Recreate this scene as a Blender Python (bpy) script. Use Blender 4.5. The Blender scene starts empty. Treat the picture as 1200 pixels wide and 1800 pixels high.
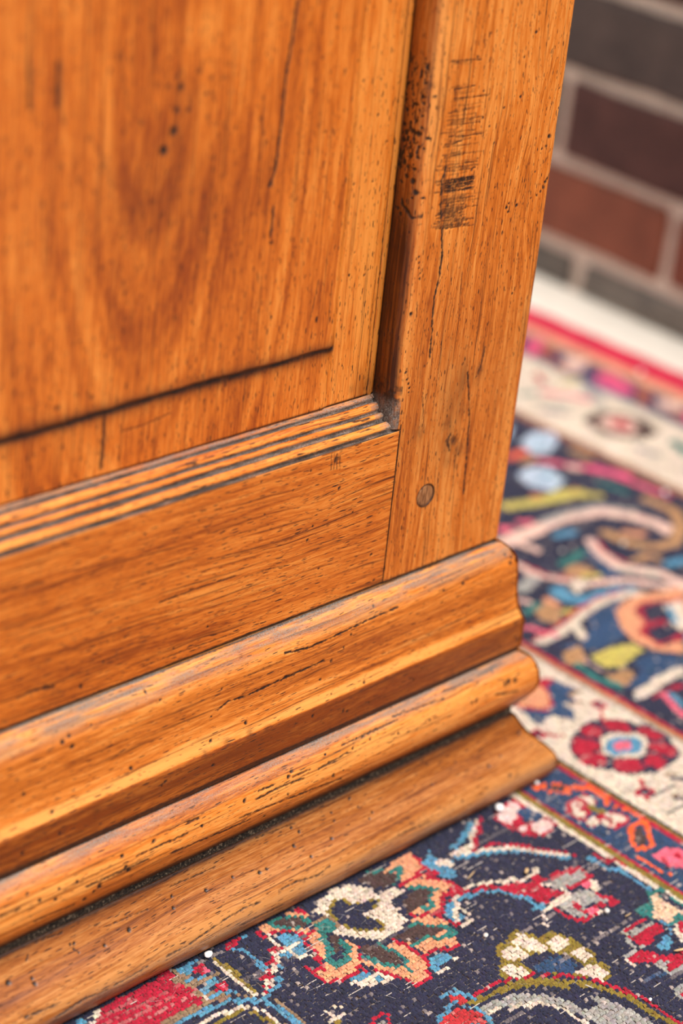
import bpy, math, random
import numpy as np
from mathutils import Matrix, Vector

C = bpy.context.scene.collection
MM = 0.001
# ------------------------------------------------------------------ camera
cam = bpy.data.cameras.new('camera')
cam_o = bpy.data.objects.new('camera', cam)
C.objects.link(cam_o)
bpy.context.scene.camera = cam_o
RC = [[0.7220827355464261, -0.6855562269588094, 0.09278568156451367],
      [-0.2521963819238259, -0.38574638103468106, -0.8874664582175384],
      [0.6441998975239918, 0.6174239946703171, -0.4514356020888646]]      # rows: right, down, forward
CP = (-0.70532257, -0.56578031, 0.60012656)
r, d, f = (Vector(v) for v in RC)
M = Matrix((r, -d, -f)).transposed().to_4x4()
M.translation = Vector(CP)
cam_o.matrix_world = M
cam.sensor_fit = 'VERTICAL'
cam.sensor_height = 36.0
cam.sensor_width = 24.0
cam.lens = 36.0 * 3551.25 / 1800.0
cam.clip_start = 0.02
cam.dof.use_dof = True
cam.dof.focus_distance = 0.915
cam.dof.aperture_fstop = 3.9

# ------------------------------------------------------------------ world, sun, exposure
sc = bpy.context.scene
w = bpy.data.worlds.new('overcast_sky')
sc.world = w
w.use_nodes = True
nt = w.node_tree
bg = nt.nodes['Background']
tc = nt.nodes.new('ShaderNodeTexCoord')
sp = nt.nodes.new('ShaderNodeSeparateXYZ')
rm = nt.nodes.new('ShaderNodeValToRGB')
mp = nt.nodes.new('ShaderNodeMapRange')
mp.inputs['From Min'].default_value = -1
mp.inputs['From Max'].default_value = 1
nt.links.new(tc.outputs['Generated'], sp.inputs[0])
nt.links.new(sp.outputs['Z'], mp.inputs['Value'])
nt.links.new(mp.outputs[0], rm.inputs[0])
nt.links.new(rm.outputs[0], bg.inputs['Color'])
e = rm.color_ramp.elements
e[0].position = 0.0; e[0].color = (0.28, 0.25, 0.22, 1)
e[1].position = 1.0; e[1].color = (1.0, 1.0, 1.0, 1)
x = e.new(0.48); x.color = (0.30, 0.27, 0.24, 1)
x = e.new(0.54); x.color = (0.72, 0.74, 0.76, 1)
bg.inputs['Strength'].default_value = 0.9
sun = bpy.data.lights.new('sun', 'SUN')
sun.energy = 3.4
sun.angle = math.radians(30)
sun.color = (1.0, 0.97, 0.93)
sun_o = bpy.data.objects.new('sun', sun)
C.objects.link(sun_o)
sun_o.rotation_euler = Vector((0.06, -0.40, 1.0)).to_track_quat('Z', 'Y').to_euler()
sun_o.location = (0.6, -1.2, 2.0)
vs = sc.view_settings
vs.view_transform = 'Standard'
vs.look = 'None'
vs.exposure = 0.32
vs.gamma = 1.0
vs.use_curve_mapping = False

rng = np.random.default_rng(7)
rnd = random.Random(7)

# ------------------------------------------------------------------ helpers
def lin(c):
    c = np.asarray(c, float) / 255.0
    return np.where(c <= 0.04045, c / 12.92, ((c + 0.055) / 1.055) ** 2.4)

def col(*c):
    return tuple(lin(c)) + (1.0,)

def mesh_obj(name, verts, faces, mat=None, parent=None, smooth=True):
    """verts (n,3) array, faces (m,4) or (m,3) int array"""
    me = bpy.data.meshes.new(name)
    verts = np.ascontiguousarray(verts, dtype=np.float32)
    faces = np.ascontiguousarray(faces, dtype=np.int32)
    k = faces.shape[1]
    me.vertices.add(len(verts)); me.vertices.foreach_set('co', verts.ravel())
    me.loops.add(faces.size); me.loops.foreach_set('vertex_index', faces.ravel())
    me.polygons.add(len(faces))
    me.polygons.foreach_set('loop_start', np.arange(0, faces.size, k, dtype=np.int32))
    me.polygons.foreach_set('use_smooth', np.full(len(faces), smooth, dtype=bool))
    me.update(calc_edges=True)
    me.validate()
    if mat: me.materials.append(mat)
    o = bpy.data.objects.new(name, me)
    C.objects.link(o)
    if parent: o.parent = parent
    return o

def attr_f(o, name, a):
    at = o.data.attributes.new(name, 'FLOAT', 'POINT'); at.data.foreach_set('value', np.asarray(a, np.float32).ravel())

def attr_v(o, name, a):
    at = o.data.attributes.new(name, 'FLOAT_VECTOR', 'POINT'); at.data.foreach_set('vector', np.asarray(a, np.float32).ravel())

def attr_c(o, name, a):
    a = np.asarray(a, np.float32)
    if a.shape[1] == 3: a = np.c_[a, np.ones(len(a), np.float32)]
    at = o.data.attributes.new(name, 'FLOAT_COLOR', 'POINT'); at.data.foreach_set('color', a.ravel())

def gridfaces(nu, nv, flip=False):
    i = np.arange((nu - 1) * (nv - 1)); a = (i // (nv - 1)) * nv + i % (nv - 1)
    q = np.stack([a, a + nv, a + nv + 1, a + 1], 1)
    return q[:, ::-1] if flip else q

def noise2(u, v, seed=0):
    """smooth value noise in [0,1] on arrays"""
    g = np.random.default_rng(seed).random((64, 64))
    iu = np.floor(u).astype(int); iv = np.floor(v).astype(int)
    fu = u - iu; fv = v - iv
    fu = fu * fu * (3 - 2 * fu); fv = fv * fv * (3 - 2 * fv)
    a = g[iu % 64, iv % 64]; b = g[(iu + 1) % 64, iv % 64]; c = g[iu % 64, (iv + 1) % 64]; d_ = g[(iu + 1) % 64, (iv + 1) % 64]
    return (a * (1 - fu) + b * fu) * (1 - fv) + (c * (1 - fu) + d_ * fu) * fv

def fbm(u, v, seed=0):
    return (noise2(u, v, seed) + .5 * noise2(u * 2.1, v * 2.1, seed + 1) + .25 * noise2(u * 4.3, v * 4.3, seed + 2)) / 1.75

def box_obj(name, lo, hi, mat, parent=None, bevel=0.0, grain=None, seed=0, smooth=False):
    import bmesh
    bm = bmesh.new()
    bmesh.ops.create_cube(bm, size=1.0)
    lo = Vector(lo); hi = Vector(hi)
    for v in bm.verts:
        v.co = Vector((lo[i] + (hi[i] - lo[i]) * (v.co[i] + .5) for i in range(3)))
    if bevel:
        bmesh.ops.bevel(bm, geom=bm.edges[:], offset=bevel, segments=2, affect='EDGES')
    me = bpy.data.meshes.new(name); bm.to_mesh(me); bm.free()
    me.materials.append(mat)
    o = bpy.data.objects.new(name, me); C.objects.link(o)
    if parent: o.parent = parent
    if grain is not None:
        co = np.empty(len(me.vertices) * 3, np.float32); me.vertices.foreach_get('co', co); co = co.reshape(-1, 3)
        n = len(co); ax = [a for a in range(3) if a != grain]
        attr_v(o, 'gr', np.stack([co[:, grain], co[:, ax[0]] + co[:, ax[1]], np.full(n, seed)], 1))
        attr_f(o, 'ring', co[:, ax[0]] + co[:, ax[1]])
        attr_f(o, 'tone', np.full(n, 0.0)); attr_f(o, 'dark', np.zeros(n)); attr_f(o, 'dust', np.zeros(n))
    return o

def empty(name, loc, label, cat, group=None):
    o = bpy.data.objects.new(name, None); C.objects.link(o); o.location = loc
    o.empty_display_size = 0.05
    o['label'] = label; o['category'] = cat
    if group: o['group'] = group
    return o

# ------------------------------------------------------------------ materials
class NT:
    def __init__(s, name):
        s.m = bpy.data.materials.new(name); s.m.use_nodes = True
        s.t = s.m.node_tree; s.b = s.t.nodes['Principled BSDF']
    def n(s, typ, ins=None, **props):
        nd = s.t.nodes.new('ShaderNode' + typ)
        for k, v in props.items(): setattr(nd, k, v)
        for k, v in (ins or {}).items():
            if isinstance(v, bpy.types.NodeSocket): s.t.links.new(v, nd.inputs[k])
            else: nd.inputs[k].default_value = v
        return nd
    def math(s, op, a, b=0.0, c=None, clamp=False):
        nd = s.n('Math', {0: a, 1: b}, operation=op, use_clamp=clamp)
        if c is not None:
            if isinstance(c, bpy.types.NodeSocket): s.t.links.new(c, nd.inputs[2])
            else: nd.inputs[2].default_value = c
        return nd.outputs[0]
    def mix(s, fac, a, b, blend='MIX'):
        nd = s.n('Mix', None, data_type='RGBA', blend_type=blend)
        for i, v in ((0, fac), (6, a), (7, b)):
            if isinstance(v, bpy.types.NodeSocket): s.t.links.new(v, nd.inputs[i])
            else: nd.inputs[i].default_value = v
        return nd.outputs[2]
    def ramp(s, fac, *stops, interp='LINEAR'):
        nd = s.n('ValToRGB', {0: fac}); cr = nd.color_ramp; cr.interpolation = interp
        while len(cr.elements) < len(stops): cr.elements.new(0.5)
        for el, (p, c_) in zip(cr.elements, stops): el.position = p; el.color = c_
        return nd.outputs[0]
    def sstep(s, v, a, b):
        return s.n('MapRange', {0: v, 1: a, 2: b, 3: 0.0, 4: 1.0}, interpolation_type='SMOOTHSTEP').outputs[0]
    def attr(s, name):
        return s.n('Attribute', attribute_name=name)
    def set(s, **k):
        for a, v in k.items():
            i = s.b.inputs[a.replace('_', ' ')]
            if isinstance(v, bpy.types.NodeSocket): s.t.links.new(v, i)
            else: i.default_value = v

def wood(name, dk, md, lt, pore=0.5, band=150.0, seed=0.0, rough=0.42, pw=1.0, holes=0.22, pl=1.0, lines=.75, bw=.28):
    """old waxed oak: grain from the 'gr' attribute (along, across), stains and painted shade from attributes"""
    n = NT(name)
    gr = n.attr('gr').outputs['Vector']
    sep = n.n('SeparateXYZ', {0: gr}); u, v, sd = sep.outputs
    ring = n.attr('ring').outputs['Fac']; dark = n.attr('dark').outputs['Fac']
    dust = n.attr('dust').outputs['Fac']; tone = n.attr('tone').outputs['Fac']; brown = n.attr('brown').outputs['Fac']
    def vec(su, sv, off):
        return n.n('CombineXYZ', {0: n.math('MULTIPLY_ADD', u, su, off), 1: n.math('MULTIPLY', v, sv), 2: n.math('ADD', sd, seed + off)}).outputs[0]
    # slow tint, growth bands, streaks, fine fibre
    slow = n.n('TexNoise', {'Vector': vec(9, 30, 0.3), 'Scale': 1.0, 'Detail': 3.0}).outputs['Fac']
    bands = n.n('TexNoise', {'Vector': n.n('CombineXYZ', {0: n.math('MULTIPLY', ring, band), 1: n.math('MULTIPLY_ADD', u, 2.0, seed), 2: sd}).outputs[0], 'Scale': 1.0, 'Detail': 2.0, 'Roughness': .6}).outputs['Fac']
    streak = n.n('TexNoise', {'Vector': vec(28, 620, 2.1), 'Scale': 1.0, 'Detail': 3.0, 'Roughness': .6}).outputs['Fac']
    fibre = n.n('TexNoise', {'Vector': vec(160, 2900, 5.7), 'Scale': 1.0, 'Detail': 2.0}).outputs['Fac']
    t = n.math('ADD', n.math('MULTIPLY', slow, .30), n.math('MULTIPLY', bands, bw))
    t = n.math('ADD', t, n.math('MULTIPLY', streak, .30))
    t = n.math('ADD', t, n.math('MULTIPLY', fibre, .34))
    t = n.math('ADD', t, n.math('MULTIPLY', tone, .5))
    t = n.math('MULTIPLY_ADD', n.math('SUBTRACT', t, .605 + (bw - .28) * .5), 4.0, .5, clamp=True)
    base = n.ramp(t, (0.0, dk), (0.5, md), (1.0, lt))
    # open pores: short dark dashes along the grain, in two sizes, thicker in the early-wood bands
    ragp = n.n('TexNoise', {'Vector': vec(700, 2600, 6.6), 'Scale': 1.0, 'Detail': 2.0}).outputs['Fac']
    def dashes(sv, asp, off, r0, keep):
        wob = n.n('TexNoise', {'Vector': vec(60, 120, off), 'Scale': 1.0}).outputs['Fac']
        vv = n.math('MULTIPLY_ADD', wob, 0.0022, v)
        vo = n.n('TexVoronoi', {'Vector': n.n('CombineXYZ', {0: n.math('MULTIPLY_ADD', u, sv / asp, off), 1: n.math('MULTIPLY', vv, sv), 2: n.math('ADD', sd, off)}).outputs[0], 'Scale': 1.0, 'Randomness': 1.0}, feature='F1')
        cs = n.n('SeparateColor', {0: vo.outputs['Color']})
        rad = n.math('MULTIPLY', n.math('MULTIPLY_ADD', cs.outputs[1], .7, .3), r0)
        on = n.math('GREATER_THAN', n.math('MULTIPLY_ADD', bands, 1.0, cs.outputs[0]), keep)
        g = n.n('MapRange', {0: n.math('SUBTRACT', n.math('MULTIPLY_ADD', n.math('SUBTRACT', ragp, .5), .16, vo.outputs['Distance']), rad), 1: 0.04, 2: -0.04, 3: 0.0, 4: 1.0}, interpolation_type='SMOOTHSTEP').outputs[0]
        return n.math('MULTIPLY', g, on)
    d1 = dashes(820 / pw, 8.0 * pl, 1.3, .235, 1.24 - .8 * pore)
    d2 = dashes(1300 / pw, 6.5 * pl, 7.7, .26, 1.26 - .8 * pore)
    d3 = n.math('MULTIPLY', dashes(380 / pw, 20.0 * pl, 3.9, .085, 1.44 - .6 * pore), .95)
    por = n.math('MAXIMUM', n.math('MAXIMUM', d1, d3), n.math('MULTIPLY', d2, .75))
    # wormholes
    hv = n.n('TexVoronoi', {'Vector': n.n('CombineXYZ', {0: n.math('MULTIPLY', u, 92.0), 1: n.math('MULTIPLY', v, 120.0), 2: n.math('ADD', sd, seed)}).outputs[0], 'Scale': 1.0}, feature='F1')
    hc = n.n('SeparateColor', {0: hv.outputs['Color']})
    hr = n.math('MULTIPLY_ADD', hc.outputs[1], .04, .04)
    hole = n.math('MULTIPLY', n.n('MapRange', {0: n.math('SUBTRACT', hv.outputs['Distance'], hr), 1: 0.02, 2: -0.02, 3: 0.0, 4: 1.0}, interpolation_type='SMOOTHSTEP').outputs[0], n.math('LESS_THAN', hc.outputs[0], holes))
    ln = n.n('TexNoise', {'Vector': vec(13, 760, 4.4), 'Scale': 1.0, 'Detail': 4.0, 'Roughness': .65}).outputs['Fac']
    base = n.mix(n.math('MULTIPLY', n.sstep(ln, .54, .68), lines), base, col(86, 36, 8))
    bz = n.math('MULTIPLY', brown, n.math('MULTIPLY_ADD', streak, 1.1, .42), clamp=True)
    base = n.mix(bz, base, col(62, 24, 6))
    c0 = n.mix(n.math('MULTIPLY', por, .94), base, col(46, 20, 8))
    c0 = n.mix(hole, c0, col(22, 17, 16))
    # painted stains and shading, with ragged edges
    rag = n.n('TexNoise', {'Vector': vec(500, 900, 9.1), 'Scale': 1.0, 'Detail': 3.0}).outputs['Fac']
    dk_ = n.math('MULTIPLY_ADD', n.math('SUBTRACT', rag, .5), n.math('MULTIPLY', n.sstep(dark, 0.02, .4), .55), dark, clamp=True)
    c1 = n.mix(n.sstep(dk_, 0.02, 1.0), c0, col(34, 20, 14))
    sp_ = n.n('TexNoise', {'Vector': n.n('VectorMath', {0: gr, 1: (1400, 1400, 1)}, operation='MULTIPLY').outputs[0], 'Scale': 1.0, 'Detail': 2.0}).outputs['Fac']
    du = n.math('MULTIPLY', dust, n.math('MULTIPLY_ADD', sp_, 1.1, .35), clamp=True)
    c2 = n.mix(du, c1, n.ramp(sp_, (.3, col(64, 58, 54)), (.7, col(138, 130, 122))))
    n.set(Base_Color=c2)
    rr = n.math('MULTIPLY_ADD', por, .25, rough)
    rr = n.math('MULTIPLY_ADD', du, .4, rr)
    rr = n.math('MULTIPLY_ADD', n.math('SUBTRACT', streak, .5), .25, rr)
    n.set(Roughness=rr, Specular_IOR_Level=0.38)
    h = n.math('MULTIPLY_ADD', por, -1.0, n.math('MULTIPLY', hole, -1.6))
    h = n.math('ADD', h, n.math('MULTIPLY', fibre, .45))
    h = n.math('ADD', h, n.math('MULTIPLY', streak, .5))
    bu = n.n('Bump', {'Strength': .55, 'Distance': .00022, 'Height': h})
    n.set(Normal=bu.outputs[0])
    return n.m

W_panel = wood('oak_panel', col(146, 62, 8), col(206, 106, 24), col(230, 142, 58), pore=.66, band=150, seed=1.0, pw=1.25, holes=.34, pl=.6, bw=.36, lines=.6)
W_stile = wood('oak_stile', col(140, 60, 8), col(204, 108, 28), col(230, 146, 66), pore=.70, band=330, seed=4.0, holes=.14, pl=.6, lines=.8)
W_rail = wood('oak_rail', col(140, 60, 8), col(204, 106, 26), col(230, 142, 58), pore=.92, band=300, seed=8.0, holes=.18, lines=.9)
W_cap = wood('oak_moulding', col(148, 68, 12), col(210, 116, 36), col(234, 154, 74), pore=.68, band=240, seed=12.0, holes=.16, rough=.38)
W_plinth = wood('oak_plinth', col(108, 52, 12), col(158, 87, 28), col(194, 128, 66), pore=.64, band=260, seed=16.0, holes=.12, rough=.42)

n = NT('seam_grime')
co = n.n('TexCoord').outputs['Object']
nz = n.n('TexNoise', {'Vector': co, 'Scale': 900.0, 'Detail': 4.0}).outputs['Fac']
n.set(Base_Color=n.ramp(nz, (.38, col(26, 20, 15)), (.58, col(70, 56, 42)), (.72, col(150, 132, 108))), Roughness=.95)
n.set(Normal=n.n('Bump', {'Strength': .8, 'Distance': .0008, 'Height': nz}).outputs[0])
M_grime = n.m

n = NT('oak_peg_end_grain')
co = n.n('TexCoord').outputs['Object']
mpn = n.n('Mapping', {'Vector': co, 'Scale': (1500, 1, 160), 'Rotation': (0, .55, 0)}).outputs[0]
nz = n.n('TexNoise', {'Vector': mpn, 'Scale': 1.0, 'Detail': 3.0}).outputs['Fac']
n.set(Base_Color=n.ramp(nz, (.34, col(70, 36, 16)), (.5, col(142, 88, 46)), (.66, col(184, 130, 82))), Roughness=.5)
n.set(Normal=n.n('Bump', {'Strength': .5, 'Distance': .0004, 'Height': nz}).outputs[0])
M_peg = n.m

n = NT('wool_knots')
ca = n.attr('knot').outputs['Color']
co = n.n('TexCoord').outputs['Object']
fz = n.n('TexNoise', {'Vector': n.n('VectorMath', {0: co, 1: (2600, 1500, 2600)}, operation='MULTIPLY').outputs[0], 'Scale': 1.0, 'Detail': 3.0}).outputs['Fac']
n.set(Base_Color=n.mix(1.0, ca, n.ramp(fz, (.3, (.62, .62, .62, 1)), (.7, (1.3, 1.3, 1.3, 1))), 'MULTIPLY'), Roughness=.92, Specular_IOR_Level=.25)
n.set(Sheen_Weight=.12, Sheen_Roughness=.5)
n.set(Normal=n.n('Bump', {'Strength': .5, 'Distance': .0006, 'Height': fz}).outputs[0])
M_wool = n.m

def plain(name, c_, rough=.8, sc_=40.0, amp=.12, bump=.3, bd=.002):
    n = NT(name)
    co = n.n('TexCoord').outputs['Object']
    nz = n.n('TexNoise', {'Vector': co, 'Scale': sc_, 'Detail': 6.0, 'Roughness': .65}).outputs['Fac']
    lo = tuple(x * (1 - 2.2 * amp) for x in c_[:3]) + (1,); hi = tuple(min(1, x * (1 + 2.2 * amp)) for x in c_[:3]) + (1,)
    n.set(Base_Color=n.ramp(nz, (.3, lo), (.7, hi)), Roughness=rough)
    n.set(Normal=n.n('Bump', {'Strength': bump, 'Distance': bd, 'Height': nz}).outputs[0])
    return n.m

M_floor = plain('painted_concrete', col(244, 234, 218), .75, 60, .03)
M_mortar = plain('mortar', col(214, 194, 178), .95, 220, .14, .6, .003)
M_foundation = plain('rug_foundation', col(150, 132, 118), .95, 300, .1)
M_white = plain('white_crumb', col(245, 243, 240), .6, 300, .03)
M_straw = plain('straw', col(196, 164, 118), .7, 300, .1)
M_fluff = plain('fluff', col(205, 200, 192), .9, 300, .06)

def brick_mat():
    n = NT('brick_clay')
    oi = n.n('ObjectInfo')
    c_ = n.attr('clay').outputs['Color']
    co = n.n('VectorMath', {0: n.n('TexCoord').outputs['Object'], 1: n.n('CombineXYZ', {0: n.math('MULTIPLY', oi.outputs['Random'], 7.0), 1: 0.0, 2: 0.0}).outputs[0]}, operation='ADD').outputs[0]
    a = n.n('TexNoise', {'Vector': co, 'Scale': 26.0, 'Detail': 5.0, 'Roughness': .7}).outputs['Fac']
    b = n.n('TexNoise', {'Vector': co, 'Scale': 260.0, 'Detail': 4.0}).outputs['Fac']
    m = n.ramp(n.math('ADD', n.math('MULTIPLY', a, .6), n.math('MULTIPLY', b, .4)), (.32, (.5, .5, .55, 1)), (.5, (1, 1, 1, 1)), (.68, (1.45, 1.4, 1.35, 1)))
    n.set(Base_Color=n.mix(1.0, c_, m, 'MULTIPLY'), Roughness=.9, Specular_IOR_Level=.3)
    n.set(Normal=n.n('Bump', {'Strength': .7, 'Distance': .003, 'Height': b}).outputs[0])
    return n.m
M_brick = brick_mat()

# ------------------------------------------------------------------ the setting: floor and brick wall
fv = np.array([[-1.6, -1.4, -.0075], [.9, -1.4, -.0075], [.9, 1.6, -.0075], [-1.6, 1.6, -.0075]])
fo = mesh_obj('floor', np.r_[fv, fv - [0, 0, .06]], np.array([[0, 1, 2, 3], [7, 6, 5, 4], [0, 4, 5, 1], [1, 5, 6, 2], [2, 6, 7, 3], [3, 7, 4, 0]]), M_floor, smooth=False)
fo['kind'] = 'structure'

# the wall runs along t from A; t grows towards the viewer, n points out of the face
WA = np.array([0.6282, 0.5005]); WT = np.array([-0.0606264, -0.9981605]); WN = np.array([-0.9981605, 0.0606264])
ANG = math.atan2(WT[1], WT[0])
wall = box_obj('wall_right', (-1.2, -.10, -.0075), (1.75, -.006, .555), M_mortar)
def put_wall(o):
    o.matrix_world = Matrix(((WT[0], WN[0], 0, WA[0]), (WT[1], WN[1], 0, WA[1]), (0, 0, 1, 0), (0, 0, 0, 1)))
put_wall(wall)
wall['kind'] = 'structure'
def brick_mesh(seed, w_, h_):
    import bmesh
    rr = random.Random(seed); bm = bmesh.new()
    bmesh.ops.create_cube(bm, size=1.0)
    for v in bm.verts:
        v.co = Vector((v.co.x * w_, v.co.y * .05 - .025, v.co.z * h_))
    bmesh.ops.subdivide_edges(bm, edges=[e_ for e_ in bm.edges if abs(e_.verts[0].co.x - e_.verts[1].co.x) > .05], cuts=3)
    bmesh.ops.bevel(bm, geom=[e_ for e_ in bm.edges if e_.calc_face_angle(0) > 1], offset=.004, segments=1, affect='EDGES')
    for v in bm.verts:
        v.co += Vector((rr.uniform(-1, 1), rr.uniform(-.6, .6), rr.uniform(-1, 1))) * .0016
    me = bpy.data.meshes.new('brick'); bm.to_mesh(me); bm.free(); me.materials.append(M_brick)
    return me
courses = [(-7, 22), (33, 94), (106, 171), (181, 246)]
z = 258
while z < 540: courses.append((z, z + 64)); z += 75
offs = [40.0, 134.5, -3.0, 150.0]
tones = {(1, 0): (122, 68, 54), (1, 1): (122, 66, 50), (2, 0): (84, 56, 52), (2, -1): (92, 80, 74), (3, 0): (84, 72, 68), (3, -1): (84, 72, 68), (0, 0): (116, 108, 100), (0, -1): (104, 97, 90)}
pal = [(122, 68, 54), (108, 60, 50), (84, 56, 52), (84, 72, 68), (132, 78, 60), (96, 64, 56)]
bi = 0
for k, (z0, z1) in enumerate(courses):
    off = offs[k] if k < 4 else rnd.uniform(100, 125) * (k % 2) + rnd.uniform(-6, 6)
    for j in range(-6, 8):
        t0 = off + j * 236.0 + 6; t1 = t0 + 224.0
        if t0 < -1180 or t1 > 1740: continue
        me = brick_mesh(bi, (t1 - t0) * MM, (z1 - z0) * MM); bi += 1
        o = bpy.data.objects.new('brick', me); C.objects.link(o)
        o.parent = wall
        o.location = ((t0 + t1) / 2 * MM, rnd.uniform(-.001, .0015), (z0 + z1) / 2 * MM)
        c_ = tones.get((k, j), pal[rnd.randrange(len(pal))])
        attr_c(o, 'clay', np.tile(lin(c_), (len(me.vertices), 1)))

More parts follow.
